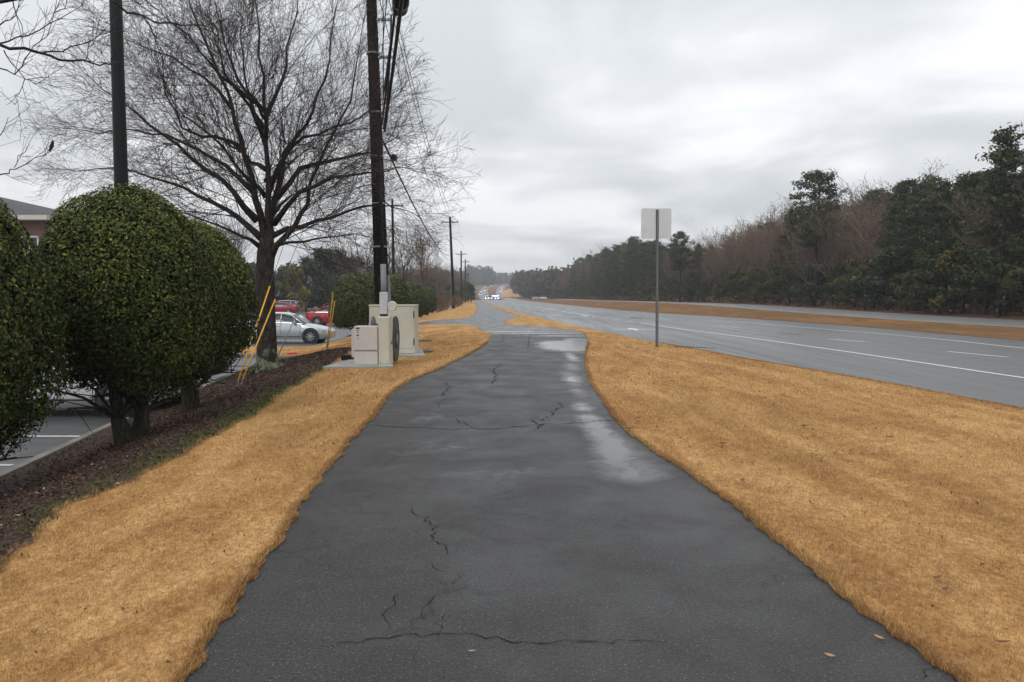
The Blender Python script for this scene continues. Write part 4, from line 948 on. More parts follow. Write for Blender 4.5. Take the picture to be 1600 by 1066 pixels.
MB().tube([(bx_.x, .03, nh+.5), (bx_.x, .03, nh+.62), (bx_.x-.02, .5, nh+.75), (bx_.x-.02, 3.6, nh+.95), (bx_.x-.03, 3.9, nh+1.1), (bx_.x-.03, 3.95, nh+2.4)][:2] + [(bx_.x-.01, .03, nh+1.12)], .062, 10).build('riser_conduit', GREYP, t, True)
# large rear cabinet x 576-648, y 476-553
Yb = g0(612, 553, .05)[1]; kb = Yb/F; bw, bh = 71*kb, 75*kb
t = thing('utility_cabinet', 'largest beige cabinet standing behind the others', 'cabinet', ((612-800)*kb, Yb+.45, .05))
MB().box((0, 0, bh*.5), (bw, .85, bh), None, .02).build('body', BEIGE, t)
MB().box((0, 0, bh+.012), (bw+.03, .88, .03), None, .01).build('lid', BEIGE, t)
MB().box((0, -.428, bh*.54), (bw*.95, .012, bh*.86)).build('door', BEIGE, t); MB().box((0, -.43, bh*.055), (bw, .012, bh*.09)).build('plinth', BEIGE, t); MB().box((bw*.485, -.432, bh*.82), (.03, .02, .17)).build('hinge', SEAM, t); MB().box((bw*.485, -.432, bh*.25), (.03, .02, .17)).build('hinge', SEAM, t)
# cable reel: flanges near x 616 and x 583
Yr = Yc+.45+.45; kr = Yr/F
t = thing('cable_reel', 'cable reel with dark flanges standing behind the narrow cabinet', 'cable reel', ((600-800)*kr, Yr, .06)); rad = 35.5*kr
DG = flat('dark green reel steel', (.012, .028, .024), .4); cz = rad+.0
for sgn in (-1, 1):
    fx = sgn*.255
    fl = MB().lathe([(rad*.93, -.012), (rad, -.02), (rad, .02), (rad*.93, .012)], (fx, 0, cz), 'X', 36).build('flange', DG if sgn > 0 else flat('grey reel steel', (.22, .22, .22), .6), t)
    MB().lathe([(rad*.18, -.03), (rad*.18, .045)], (fx, 0, cz), 'X', 16).build('hub', GAL, t)
    for a in range(5): MB().box((fx+sgn*.02, math.cos(a*1.257)*rad*.26, cz+math.sin(a*1.257)*rad*.26), (.02, .06, rad*.34), Matrix.Rotation(a*1.257 - math.pi/2, 3, 'X')).build('spoke', flat('pitted grey steel', (.10, .09, .085), .6, .4, var=.5, scale=20), t)
cw_ = MB()
for q in range(9): cw_.lathe([(rad*.62, -.025), (rad*.68, 0), (rad*.62, .025)], (-.2+.05*q, 0, cz), 'X', 24)
cw_.build('wound_cable', BLK, t, True)
# little things on the ground near the cabinets
tag(MB().box((*g0(543, 562, .05), .10), (.26, .2, .12), None, .01).build('valve_box', BLK), 'low black box on the ground left of the short cabinet', 'ground box')
vx, vy = g0(657, 549, .03); o = MB().lathe([(.34, -.02), (.34, .035), (.30, .045)], (vx, vy, 0), 'Z', 20).build('valve_cover', flat('rusty dark iron', (.07, .035, .03), .8, var=.4)); tag(o, 'round rusty cover on the lawn right of the big cabinet', 'ground cover plate')
vx, vy = g0(663, 532, .03); o = MB().box((vx, vy, .03), (.45, .5, .02)).build('ground_plate', flat('dark plate', (.10, .07, .05), .8, var=.4)); tag(o, 'flat dark plate lying in the lawn beyond the big cabinet', 'ground cover plate')
for px_, Y_, h_, lb in ((676.5, 100, 1.6, 'pale brown stub post among the brown shrubs'), (703.5, 100, 1.05, 'short white marker post at the foot of the second pole'), (719.5, 160, 1.1, 'tiny white marker post beside the distant poles')):
    X = (px_-800)/F*Y_; t = thing('marker_post', lb, 'marker post', (X, Y_, Hs(X, Y_))); MB().lathe([(.09, 0), (.09, h_*.8), (.11, h_*.82), (.11, h_*.95), (.05, h_)], (0, 0, 0), 'Z', 8).build('post', LGREY if 'white' in lb else M['woodbark'], t); MB().lathe([(.115, h_*.84), (.115, h_*.9)], (0, 0, 0), 'Z', 8).build('band', PRT, t)
X = (455-800)/F*29.0; 
tag(MB().box((-7.95, 28.9, -.55), (.34, .28, .10), Matrix.Rotation(.5, 3, 'Z'), .03).build('red_cap', flat('faded red plastic', (.45, .05, .05), .6)), 'small red marker on the kerb end right of the oak', 'kerb marker')

# ------------------------------------------------------------------ road sign seen from the back
SX, SY = G(1026.5, 543); kS = SY/F
sg = thing('road_sign', 'back of a square road sign on a perforated grey steel post', 'road sign', (SX, SY, Hs(SX, SY)))
sh = 214*kS; STEEL = NT('perforated post steel')
v_ = STEEL.n('ShaderNodeSeparateXYZ'); STEEL.l(STEEL.n('ShaderNodeTexCoord').outputs['Object'], v_.inputs[0])
STEEL.b.inputs['Base Color'].default_value = (.13, .135, .14, 1); STEEL.b.inputs['Metallic'].default_value = .4; STEEL.b.inputs['Roughness'].default_value = .55; STEEL = STEEL.m
pw = .085; mb = MB()
prof = [(-pw*.5, -.0), (-pw*.34, -.0), (-pw*.22, -.035), (pw*.22, -.035), (pw*.34, 0), (pw*.5, 0), (pw*.5, .005), (pw*.36, .005), (pw*.2, -.028), (-pw*.2, -.028), (-pw*.36, .005), (-pw*.5, .005)]
mb.prism([(x, y, -.1) for x, y in prof], (-.03, 0, sh+.1)); mb.build('post', STEEL, sg)
hl = MB(); nn = int((sh-.3)/.0508)
for i in range(nn):
    z = .15 + i*.0508; xx = -.03*z/sh; hl.poly([(xx+math.cos(a*1.0472)*.008, -.0365, z+math.sin(a*1.0472)*.008) for a in range(6)])
o = hl.build('hole_discs', flat('daylight through punched holes', (.42, .44, .45), .6), sg); o['kind'] = 'stuff'  # pale discs on a solid post, coloured to stand in for daylight
pwd = 47*kS; c = Vector((-.055, .012, sh - pwd*.5 + .04)); r_ = .06; pts = []
for cx, cz_, a0 in ((1, 1, 0), (-1, 1, 90), (-1, -1, 180), (1, -1, 270)):
    for q in range(5): a = math.radians(a0+q*22.5); pts.append(c + Vector((cx*(pwd/2-r_)+math.cos(a)*r_, 0, cz_*(pwd/2-r_)+math.sin(a)*r_)))
mb = MB(); mb.prism(pts, (0, .004, 0)); mb.build('sign_plate', flat('bare aluminium sign back', (.60, .61, .61), .45, .2, var=.07, scale=2), sg)
for zz_ in (.2, -.2): MB().lathe([(.012, -.045), (.012, -.03)], c + Vector((.02, 0, zz_)), 'Y', 8).build('bolt', GAL, sg)
tag(MB().tube([(SX+.45, SY-.35, .045), (SX+.9, SY-.6, .05), (SX+1.5, SY-1.0, .04)], [.012, .01, .005], 5).build('twig', M['twig']), 'fallen dark twig on the lawn just right of the sign post', 'twig')

# ------------------------------------------------------------------ cars
GLASS = flat('tinted car glass', (.012, .014, .016), .08, 0, var=.1, spec=.7); TYRE = flat('black tyre rubber', (.014, .014, .015), .8); RIM = flat('cast alloy', (.45, .46, .48), .3, .8); TRIM = flat('black plastic trim', (.02, .02, .021), .5)
CHROME = flat('chrome strip', (.6, .62, .64), .18, .9); LAMPW = flat('headlight lens', (.55, .58, .60), .1, .3); LAMPR = flat('tail light lens', (.35, .01, .01), .15)
def car(name, label, paint_mat, L, Wd, Ht, style, loc, rz, group=None):
    t = thing(name, label, 'car', loc, rz, group); w = Wd/2
    # x forward. stations: (x, z_low, z_shoulder, z_top, half width, width at top edge)
    if style == 'sedan':
        st = [(-.5, .34, .62, .78, .70, .60), (-.485, .26, .70, .98, .90, .72), (-.43, .22, .76, 1.06, .97, .78), (-.30, .20, .80, 1.02, 1.0, .84), (-.12, .19, .78, .99, 1.0, .86), (.08, .19, .76, .96, 1.0, .86), (.20, .19, .74, .94, 1.0, .84), (.32, .20, .72, .86, .99, .80), (.43, .21, .66, .75, .94, .72), (.485, .24, .56, .64, .82, .62), (.5, .30, .48, .54, .66, .52)]
        gh = [(-.36, 1.03, 1.035), (-.24, 1.02, Ht-.10), (-.12, 1.0, Ht), (.02, .98, Ht), (.12, .96, Ht-.10), (.25, .91, .925)]
    elif style == 'suv':
        st = [(-.5, .40, .80, 1.0, .86, .76), (-.485, .30, .85, 1.12, .95, .82), (-.40, .28, .86, 1.16, 1.0, .86), (-.2, .27, .86, 1.14, 1.0, .88), (.1, .27, .85, 1.12, 1.0, .88), (.24, .27, .84, 1.10, 1.0, .86), (.34, .28, .82, 1.02, .99, .84), (.45, .30, .76, .92, .95, .78), (.49, .36, .66, .78, .84, .68), (.5, .42, .6, .66, .72, .6)]
        gh = [(-.49, 1.12, 1.3), (-.44, 1.14, Ht-.08), (-.3, 1.14, Ht), (0, 1.12, Ht), (.10, 1.11, Ht-.12), (.27, 1.06, 1.075)]
    body = MB(); n = 0; P = []
    for x, zl, zs, zt, wf, wt in st:
        P.append([(x*L, -w*wf*.92, zl), (x*L, -w*wf, zl+.12), (x*L, -w*wf, zs), (x*L, -w*(wf+wt)/2-.02, zt-.03), (x*L, -w*wt*.9, zt), (x*L, 0, zt+.03), (x*L, w*wt*.9, zt), (x*L, w*(wf+wt)/2+.02, zt-.03), (x*L, w*wf, zs), (x*L, w*wf, zl+.12), (x*L, w*wf*.92, zl)])
    k_ = 11
    for r_ in P: body.v += [Vector(q) for q in r_]
    for i in range(len(P)-1):
        for j in range(k_): a, b = i*k_+j, i*k_+(j+1) % k_; body.f.append((a, b, b+k_, a+k_))
    body.f.append(tuple(range(k_))); body.f.append(tuple(len(P)*k_-1-j for j in range(k_)))
    bo = body.build('body', paint_mat, t, True)
    md = bo.modifiers.new('edge', 'EDGE_SPLIT'); md.split_angle = math.radians(50)
    # cabin: glass shell, painted roof and pillars
    gl = MB(); tw = .80 if style == 'sedan' else .86
    rows = []
    for x, zb, zt in gh:
        f_ = (zt-zb)/(Ht-zb+1e-6); rows.append([(x*L, -w*.90, zb-.03), (x*L, -w*(.90-.22*f_), zt-.015), (x*L, 0, zt+.02*f_), (x*L, w*(.90-.22*f_), zt-.015), (x*L, w*.90, zb-.03)])
    for r_ in rows: gl.v += [Vector(q) for q in r_]
    for i in range(len(rows)-1):
        for j in range(4): a = i*5+j; gl.f.append((a, a+1, a+6, a+5))
    gl.build('window', GLASS, t, True)
    rf = MB(); rr = [r_ for r_, g_ in zip(rows, gh) if g_[2] > Ht-.13]
    for r_ in rr:
        for q in r_[1:4]: rf.v.append(Vector((q[0], q[1]*1.02, q[2]+.012)))
        rf.v.append(Vector((r_[3][0], r_[3][1]*1.06, r_[3][2]-.05))); rf.v.append(Vector((r_[1][0], r_[1][1]*1.06, r_[1][2]-.05)))
    for i in range(len(rr)-1):
        for j in range(5): a, b = i*5+j, i*5+(j+1) % 5; rf.f.append((a, b, b+5, a+5))
    rf.f.append((0, 1, 2, 3, 4)); rf.f.append(tuple((len(rr)-1)*5+j for j in (4, 3, 2, 1, 0))); rf.build('roof', paint_mat, t, True)
    for sgn in (-1, 1):
        def gp(i, j): q = rows[i][j if sgn < 0 else 4-j]; return Vector((q[0], q[1]*1.012, q[2]))
        m_ = MB()
        m_.tube([gp(1, 1), gp(0, 0)], .045, 6); m_.tube([gp(len(rows)-2, 1), gp(len(rows)-1, 0)], .04, 6)
        for xi in ((3,) if style == 'sedan' else (2, 3)):
            m_.tube([gp(xi, 1), gp(xi, 0)], .03, 6)
        m_.tube([gp(i, 1) for i in range(1, len(rows)-1)], .03, 6); m_.build('pillar', paint_mat, t, True)
        MB().tube([gp(i, 0)+Vector((0, 0, .035)) for i in range(len(rows))], .012, 5).build('window_trim', CHROME if style == 'sedan' else TRIM, t)
        sd = MB(); y_ = sgn*(w+.003)
        for xd in (.215, .02, -.17): sd.box((xd*L, y_-sgn*.004, .62), (.012, .012, .60))
        sd.box((.02*L, y_-sgn*.004, .33), (.40*L, .014, .035)); sd.build('door_seam', TRIM, t)
        for xd in (-.01, -.2): MB().box((xd*L, y_, .83), (.17, .03, .03), None, .008).build('door_handle', CHROME, t)
        mi = MB().box((gh[-1][0]*L-.42, sgn*(w+.07), gh[-1][1]+.10), (.12, .2, .13), None, .03); mi.build('mirror', paint_mat if style == 'sedan' else TRIM, t)
        hl_ = MB(); zt_ = st[-2][3]; xq = st[-3][0]*L
        hl_.prism([(L*.478, sgn*w*.60, zt_-.10), (L*.452, sgn*w*.86, zt_-.08), (L*.40, sgn*w*.965, zt_+.04), (L*.395, sgn*w*.955, zt_+.085), (L*.452, sgn*w*.78, zt_+.035), (L*.482, sgn*w*.58, zt_-.005)], (.012, sgn*.012, .008)); hl_.build('headlight', LAMPW, t)
        MB().box((-L*.478, sgn*w*.72, .90 if style == 'sedan' else 1.0), (.10, w*.46, .16 if style == 'sedan' else .3), None, .03).build('tail_light', LAMPR, t)
        for xw in (.315, -.30):
            r_ = .335 if style == 'sedan' else .37; cx = xw*L
            MB().lathe([(r_+.075, -.02), (r_+.075, .004)], (cx, sgn*(w-.005), r_+.01), 'Y', 24).build('wheel_arch', TRIM, t)
            wh = MB().lathe([(r_-.06, -.11), (r_, -.09), (r_, .075), (r_-.03, .10), (r_*.70, .105), (r_*.68, .07)], (0, 0, 0), 'Y', 28).build('wheel', TYRE, t, True); wh.location = (cx, sgn*(w-.075), r_)
            if sgn < 0: wh.rotation_euler = (0, 0, math.pi)
            rm = MB().lathe([(r_*.70, .085), (r_*.66, .10), (r_*.62, .07), (.02, .06)], (0, 0, 0), 'Y', 24)
            for a in range(10):
                an = a*.628; rm.box((math.cos(an)*r_*.34, .095, math.sin(an)*r_*.34), (.035, .03, r_*.60), Matrix.Rotation(-an+math.pi/2, 3, 'Y'))
            rm.lathe([(.07, .09), (.05, .115)], (0, 0, 0), 'Y', 12)
            rm.build('rim', RIM, wh)
    MB().box((L*.487, 0, .42), (.05, w*1.15, .22), None, .02).build('grille', TRIM, t)
    MB().box((-L*.495, 0, .78), (.03, .32, .13)).build('licence_plate', LGREY, t)
    return t
def paintm(n, c, metal=.3): return flat(n, c, .25, metal, var=.04, coat=.6)
SIL, RED, WHT, GRY, CRIM = paintm('silver car paint', (.48, .52, .55), .5), paintm('red car paint', (.38, .008, .022), .1), paintm('white car paint', (.68, .69, .70), 0), paintm('graphite car paint', (.10, .105, .11), .5), paintm('crimson car paint', (.30, .01, .025), .2)
LZ = -.718
X = (514-800)/F*38 - 2.42; car('sedan', 'silver sedan facing right behind the oak trunk and guy wires', SIL, 4.85, 1.82, 1.45, 'sedan', (X, 38.9, LZ), 0)
X = (476-800)/F*61.7 + 2.4; car('sedan', 'red sedan partly hidden behind the holly left of the cabinets', RED, 4.8, 1.82, 1.46, 'sedan', (X, 62.6, LZ), 0)
X = (499-800)/F*68 + 2.35; car('suv', 'taller red car parked just behind the nearer red sedan', CRIM, 4.7, 1.85, 1.68, 'suv', (X, 69.5, LZ), 0)
X = (462-800)/F*104 - 2.4; car('sedan', 'red sedan at the far side of the car park facing left', RED, 4.8, 1.82, 1.45, 'sedan', (X, 105, LZ), math.pi)
X = (460-800)/F*108 - 2.3; car('suv', 'silver wagon at the back with its roof showing above a red sedan', SIL, 4.8, 1.85, 1.72, 'suv', (X, 110, LZ), math.pi)
X = (420-800)/F*104 - 2.6; car('sedan', 'dark red car at the far side seen left of the oak trunk', CRIM, 4.8, 1.82, 1.45, 'sedan', (X, 104, LZ), math.pi)
car('suv', 'white car parked behind the two nearest hollies', WHT, 4.8, 1.9, 1.72, 'suv', (-6.3-2.4, 15.5, LZ), 0)
X = (326-800)/F*19.6 - 2.4; car('sedan', 'dark grey car nosing up to the kerb behind the hollies', GRY, 4.8, 1.85, 1.45, 'sedan', (X, 20.3, LZ), 0)

# distant traffic on the hill and the police stop
HLM = flat('lit headlight', (.9, .9, .85), .3, emit=((1, .97, .9), 6)); BLU = flat('blue police strobe', (.1, .15, .9), .3, emit=((.08, .12, 1.0), 40))
def far_car(label, px, py, Y, matp, lit=True, blue=False, group=None, side_=0.0, name='car', cat='car'):
    X = (px-800)/F*Y; t = thing(name, label, cat, (X, Y, Hs(X, Y)), math.pi/2 + side_, group)
    b = MB().box((0, 0, .62), (4.6, 1.8, .62), None, .18); b.build('body', matp, t)
    MB().prism([(-1.7, -.80, .92), (-1.1, -.66, 1.45), (.6, -.66, 1.45), (1.35, -.80, .92)], (0, 1.5, 0)).build('window', GLASS, t)
    MB().box((-.25, 0, 1.47), (1.8, 1.34, .06), None, .02).build('roof', matp, t)
    for sx in (-1.45, 1.45):
        for sy in (-.85, .85): MB().lathe([(.33, -.1), (.33, .1)], (sx, sy, .33), 'Y', 10).build('wheel', TYRE, t)
    for sy in (-.62, .62):
        if lit: MB().lathe([(.10, -.04), (.12, 0), (.07, .05)], (-2.32, sy, .66), 'X', 10).build('headlight', HLM, t)
        else: MB().box((-2.30, sy, .72), (.06, .3, .16)).build('tail_light', LAMPR, t)
    if blue:
        lb_ = MB().box((-.3, 0, 1.60), (.35, 1.3, .22), None, .02).build('light_bar', BLU, t)
    return t
far_car('white lit car at the left of the stopped group ahead', 761.5, 468, 325, WHT, group=None)
far_car('second lit car in the stopped group, next to the median', 766.5, 468, 330, SIL)
far_car('police car with its blue lights at the right of the stopped group', 776.5, 468, 322, WHT, True, True, name='police_car', cat='police car')
far_car('police car in the middle of the stopped group with blue roof lights', 771.5, 468, 335, GRY, True, True, name='police_car', cat='police car')
tr = [(749.5, 480), (751.5, 520), (750.5, 560), (753.5, 600), (753, 650), (756, 690), (756.5, 740), (760, 790), (761.5, 850), (770, 900), (777, 935), (785, 965)]
for i, (px_, Y_) in enumerate(tr):
    xm = float((rL0(Y_)+rR0(Y_))/2) + (-1.6 if i % 2 else 1.4); far_car('distant oncoming car with lit headlights on the far hill', 800+xm/Y_*F, 0, Y_, (WHT, SIL, GRY, WHT)[i % 4], group='oncoming cars on the hill')
for i, Y_ in enumerate((620, 700, 790)):
    xm = float((mR0(Y_)+cR0(Y_))/2); far_car('distant car on the farther lanes of the hill road', 800+xm/Y_*F, 0, Y_, (WHT, SIL, WHT)[i], True, group='cars on the farther hill lanes')
far_car('white car parked beyond the end of the median', 849, 0, 320, WHT, False, side_=.3); far_car('pale car left of the white one beyond the median end', 837, 0, 345, SIL, False, side_=.5)

# ------------------------------------------------------------------ building
def brickm():
    s = NT('dark red brick'); b = s.n('ShaderNodeTexBrick'); b.inputs['Scale'].default_value = 1; b.inputs['Brick Width'].default_value = .21; b.inputs['Row Height'].default_value = .075; b.inputs['Mortar Size'].default_value = .009
    b.inputs['Color1'].default_value = (.16, .06, .042, 1); b.inputs['Color2'].default_value = (.11, .045, .035, 1); b.inputs['Mortar'].default_value = (.19, .16, .14, 1)
    p = s.n('ShaderNodeTexCoord').outputs['Object']; sx = s.n('ShaderNodeSeparateXYZ'); s.l(p, sx.inputs[0]); cx = s.n('ShaderNodeCombineXYZ'); s.l(s.math('ADD', sx.outputs[0], sx.outputs[1]), cx.inputs[0]); s.l(sx.outputs[2], cx.inputs[1]); s.l(cx.outputs[0], b.inputs['Vector'])
    s.l(b.outputs[0], s.b.inputs['Base Color']); s.b.inputs['Roughness'].default_value = .9; s.bump(b.outputs[1], -.3, .01); return s.m
def shinglem():
    s = NT('grey asphalt shingles'); b = s.n('ShaderNodeTexBrick'); b.inputs['Scale'].default_value = 1; b.inputs['Brick Width'].default_value = .3; b.inputs['Row Height'].default_value = .09; b.inputs['Mortar Size'].default_value = .008
    b.inputs['Color1'].default_value = (.05, .05, .055, 1); b.inputs['Color2'].default_value = (.07, .068, .072, 1); b.inputs['Mortar'].default_value = (.03, .03, .032, 1)
    p = s.n('ShaderNodeTexCoord').outputs['Object']; s.l(p, b.inputs['Vector'])
    s.l(b.outputs[0], s.b.inputs['Base Color']); s.b.inputs['Roughness'].default_value = .85; return s.m
BY = 46.0; cr_ = AT(73, 336, BY); ez = cr_.z; bx1 = cr_.x; bx0 = bx1-26; dY = 22
bt = thing('brick_building', 'red brick building with grey hipped roof at the left edge', 'building', (bx1, BY, -.72)); ezl = ez+.72
BR = brickm(); SH = shinglem(); FAS = flat('cream painted fascia', (.55, .52, .45), .6)
wl = MB(); ov = .55
wl.box((-13, dY/2, (ezl-.25)/2), (26-2*ov, dY-2*ov, ezl-.25)); wl.build('wall', BR, bt)
rh = 2.7; hp = 11
rfm = MB(); A = [Vector((0, 0, ezl)), Vector((0, dY, ezl)), Vector((-26, dY, ezl)), Vector((-26, 0, ezl)), Vector((-hp, dY/2, ezl+rh)), Vector((-26+hp, dY/2, ezl+rh))]
rfm.v = A; rfm.f = [(0, 1, 4), (1, 2, 5, 4), (2, 3, 5), (3, 0, 4, 5)]; rfm.build('roof', SH, bt)
fs = MB(); fs.box((-13, .01, ezl-.13), (26.0, .06, .26)); fs.box((-.01, dY/2, ezl-.13), (.06, dY-.1, .26)); fs.build('fascia', FAS, bt)
MB().box((-13, dY/2, ezl-.27), (25.9, dY-.1, .04)).build('soffit', FAS, bt)
WF = flat('white window frame', (.60, .60, .58), .5)
for zf in (ezl-1.9, ezl-5.0):
    for xf in (-1.35, -4.5, -8.5, -12.5, -16.5, -20.5):
        f_ = MB(); x_, z_ = xf, zf; 
        f_.box((x_-.5, ov-.03, z_), (.08, .08, 1.4)); f_.box((x_+.5, ov-.03, z_), (.08, .08, 1.4)); f_.box((x_, ov-.03, z_+.7), (1.08, .08, .08)); f_.box((x_, ov-.03, z_-.7), (1.08, .08, .08)); f_.box((x_, ov-.02, z_), (.92, .05, .05)); f_.box((x_, ov-.02, z_), (.05, .05, 1.3))
        fo = f_.build('window', WF, bt); MB().box((x_, ov-.005, z_), (.92, .02, 1.32)).build('pane', GLASS, fo)
# small white sign behind the hollies
X = (391-800)/F*60; t = thing('sign_board', 'small white sign board showing at the edge of the third holly', 'sign', (X, 60, -.72)); MB().tube([(0, 0, 0), (0, 0, 3.4)], .04, 6).build('post', GAL, t); MB().box((0, -.06, 3.45), (.5, .03, .26)).build('board', LGREY, t)

# ------------------------------------------------------------------ woodland trees
def rot_clumps(n_cl, ncard, pos_fn, size, spread, flat_=.5):
    P = []
    for i in range(n_cl):
        c = pos_fn(); P.append(np.array(c) + RNG.normal(0, spread, (ncard, 3))*np.array([1, 1, flat_]))
    return np.concatenate(P)
def tree_proto_pine(seed, Ht=13.0, round_=False, lowcrown=.2):
    rnd = random.Random(seed); t = thing('pine_tree', 'pine', 'tree'); mb = MB(); n = 8
    pts = [Vector((rnd.gauss(0, .07)*i*.4, rnd.gauss(0, .07)*i*.4, Ht*.97*i/(n-1)-.3)) for i in range(n)]; mb.tube(pts, [.19*(1-.85*i/(n-1)) for i in range(n)], 7); mb.build('trunk', M['woodbark'], t, True)
    S = []; P = []
    nb = 46; 
    for i in range(nb):
        f = (i+rnd.random())/nb; z = Ht*(lowcrown + (1-lowcrown)*f); a = i*2.4 + rnd.random()
        wmax = Ht*.215*((1-f)**.75*1.0 + .12) if not round_ else Ht*.20*math.sin(math.pi*min(1, .12+f*.86))**.6
        L = wmax*rnd.uniform(.55, 1.15); tip = Vector((math.cos(a)*L, math.sin(a)*L, z + L*rnd.uniform(-.02, .32))); base = Vector((0, 0, z-.2)); mid = base.lerp(tip, .55)+Vector((0, 0, -.12))
        S.append((*base, *mid, .045, .03)); S.append((*mid, *tip, .03, .012))
        for q in range(4):
            e = mid.lerp(tip, rnd.uniform(-.3, 1)) + Vector((rnd.gauss(0, .3), rnd.gauss(0, .3), rnd.gauss(.12, .15))); P.append((e.x, e.y, e.z, .34)); S.append((*mid.lerp(tip, rnd.random()), *e, .014, .008))
        P.append((*tip, .36))
    P.append((0, 0, Ht, .3)); P = np.array(P)
    pts = []; cs = []
    for x, y, z, s_ in P:
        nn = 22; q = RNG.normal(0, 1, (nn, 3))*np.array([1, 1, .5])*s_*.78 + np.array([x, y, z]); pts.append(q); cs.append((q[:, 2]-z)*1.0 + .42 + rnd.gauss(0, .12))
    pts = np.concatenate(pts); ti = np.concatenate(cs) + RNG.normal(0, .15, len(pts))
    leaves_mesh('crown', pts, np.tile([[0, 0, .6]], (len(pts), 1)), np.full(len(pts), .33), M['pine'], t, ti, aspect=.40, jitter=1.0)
    segs_mesh('branches', S, M['woodbark'], t, 3); return t
def tree_proto_bare(seed, Ht=12.0, leafy=.3, brown=True):
    rnd = random.Random(seed); t = thing('bare_tree', 'bare', 'tree'); S = []; tips = []
    mb = MB(); n = 6; pts = [Vector((0, 0, -.3))]; d = Vector((0, 0, 1))
    for i in range(n): d = (d + Vector((rnd.gauss(0, .06), rnd.gauss(0, .06), .1))).normalized(); pts.append(pts[-1]+d*Ht*.62/n)
    mb.tube(pts, [.15*(1-.6*i/n) for i in range(n+1)], 6); mb.build('trunk', M['woodbark'], t, True)
    for i in range(24):
        f = rnd.uniform(.2, 1); p = pts[1].lerp(pts[-1], f); k = int(f*(n-1))+1; a = rnd.uniform(0, 6.28); dd = Vector((math.cos(a)*.62, math.sin(a)*.62, rnd.uniform(.6, 1.5))).normalized()
        branch(S, p, dd, Ht*rnd.uniform(.26, .44), .045, 1, rnd, 3, (0, 6, 5), .07, .12, .46, 0, (.3, .75), .011, tips)
    segs_mesh('branches', S, M['browntwig'] if brown else M['greytwig'], t, 3)
    if leafy and tips:
        T = np.array(tips); k = int(len(T)*leafy*2.2); idx = RNG.integers(0, len(T), k); Q = T[idx] + RNG.normal(0, .3, (k, 3)); Q[:, 2] -= .2
        leaves_mesh('dead_leaves', Q, np.tile([[0, 0, .3]], (k, 1)), np.full(k, .15), M['rust'], t, None, .6, 1.0)
    return t
def tree_proto_bushy(seed, Ht=6.0, mat='under', leaf=.3, n=2600, wid=.42):
    rnd = random.Random(seed); t = thing('evergreen_tree', 'bushy', 'tree'); S = []; C_ = []
    for i in range(26):
        a = rnd.uniform(0, 6.28); f = rnd.random(); z = Ht*(.12+.8*f); rr = Ht*wid*math.sin(math.pi*min(1, .22+f*.75))*rnd.uniform(.3, 1); c = Vector((math.cos(a)*rr, math.sin(a)*rr, z)); C_.append((c.x, c.y, c.z, rnd.uniform(.5, 1.0)*Ht*.11)); S.append((0, 0, z*.6, *c, .05, .015))
    C_ = np.array(C_); idx = RNG.integers(0, len(C_), n); v = RNG.normal(0, 1, (n, 3)); v /= np.linalg.norm(v, axis=1, keepdims=True); v *= RNG.uniform(.5, 1.1, (n, 1)); P = C_[idx, :3] + v*C_[idx, 3:4]
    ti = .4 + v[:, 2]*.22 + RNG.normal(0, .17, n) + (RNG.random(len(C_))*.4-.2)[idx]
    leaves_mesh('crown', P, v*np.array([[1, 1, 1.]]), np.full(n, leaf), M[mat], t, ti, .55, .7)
    mb = MB(); mb.tube([(0, 0, -.3), (0, 0, Ht*.35), (.1, 0, Ht*.75)], [.14, .11, .04], 6); mb.build('trunk', M['woodbark'], t, True); segs_mesh('branches', S, M['woodbark'], t, 3); return t
protos = {'pine': [(tree_proto_pine(1), 13), (tree_proto_pine(2, 13, False, .12), 13), (tree_proto_pine(3, 13, True, .45), 13), (tree_proto_pine(4, 13, False, .3), 13)],
          'brown': [(tree_proto_bare(11, 12, .9), 11.6), (tree_proto_bare(12, 12, .6), 11.6), (tree_proto_bare(13, 12, 1.2), 11.6)], 'grey': [(tree_proto_bare(14, 12, .05, False), 11.6), (tree_proto_bare(15, 12, 0, False), 11.6)],
          'bushy': [(tree_proto_bushy(21), 6), (tree_proto_bushy(22, 6, 'under', .3, 2600, .5), 6), (tree_proto_bushy(23, 6, 'magnolia', .32, 2800, .45), 6)]}
used = {}
LBL = {'pine': 'dark green pine among the woods beyond the far carriageway', 'brown': 'leafless brown twigged tree in the woods beyond the far carriageway', 'grey': 'leafless grey tree showing above the woods on the right', 'bushy': 'low olive green tree at the foot of the roadside woods'}
GRP = {'pine': 'pines in the right hand woods', 'brown': 'brown bare trees in the right hand woods', 'grey': 'grey bare trees in the right hand woods', 'bushy': 'low evergreens under the right hand woods'}
def plant(kind, v, x, y, h, label=None, group=None, rz=None, sxy=1.0, z=None, copy=True):
    p, ph = protos[kind][v]
    if (kind, v) in used: o = copy_tree(p)
    else: o = p; used[(kind, v)] = 1
    s_ = h/ph; o.location = (x, y, (gz(x, y) if z is None else z)); o.rotation_euler = (0, 0, rz if rz is not None else random.uniform(0, 6.28)); o.scale = (s_*sxy, s_*sxy, s_)
    o['label'] = label or LBL[kind]
    g = group if (group or label) else GRP[kind]
    if g: o['group'] = g
    elif 'group' in o: del o['group']
    return o
def gz(x, y):
    u = x + .05*y
    if u > 34.5: return Hs(x, y) + .27-.35 + .7*float(sm01((u-35)/8))
    return Hs(x, y) - .03
topf = pchip([(38, 14.0), (48, 13.5), (54, 13.0), (60, 11.8), (68, 12.0), (78, 12.6), (90, 13.2), (104, 12.8), (120, 11.6), (140, 11.0), (160, 13), (185, 16), (235, 16.5), (290, 15), (340, 14), (420, 13)])
rw = random.Random(77)
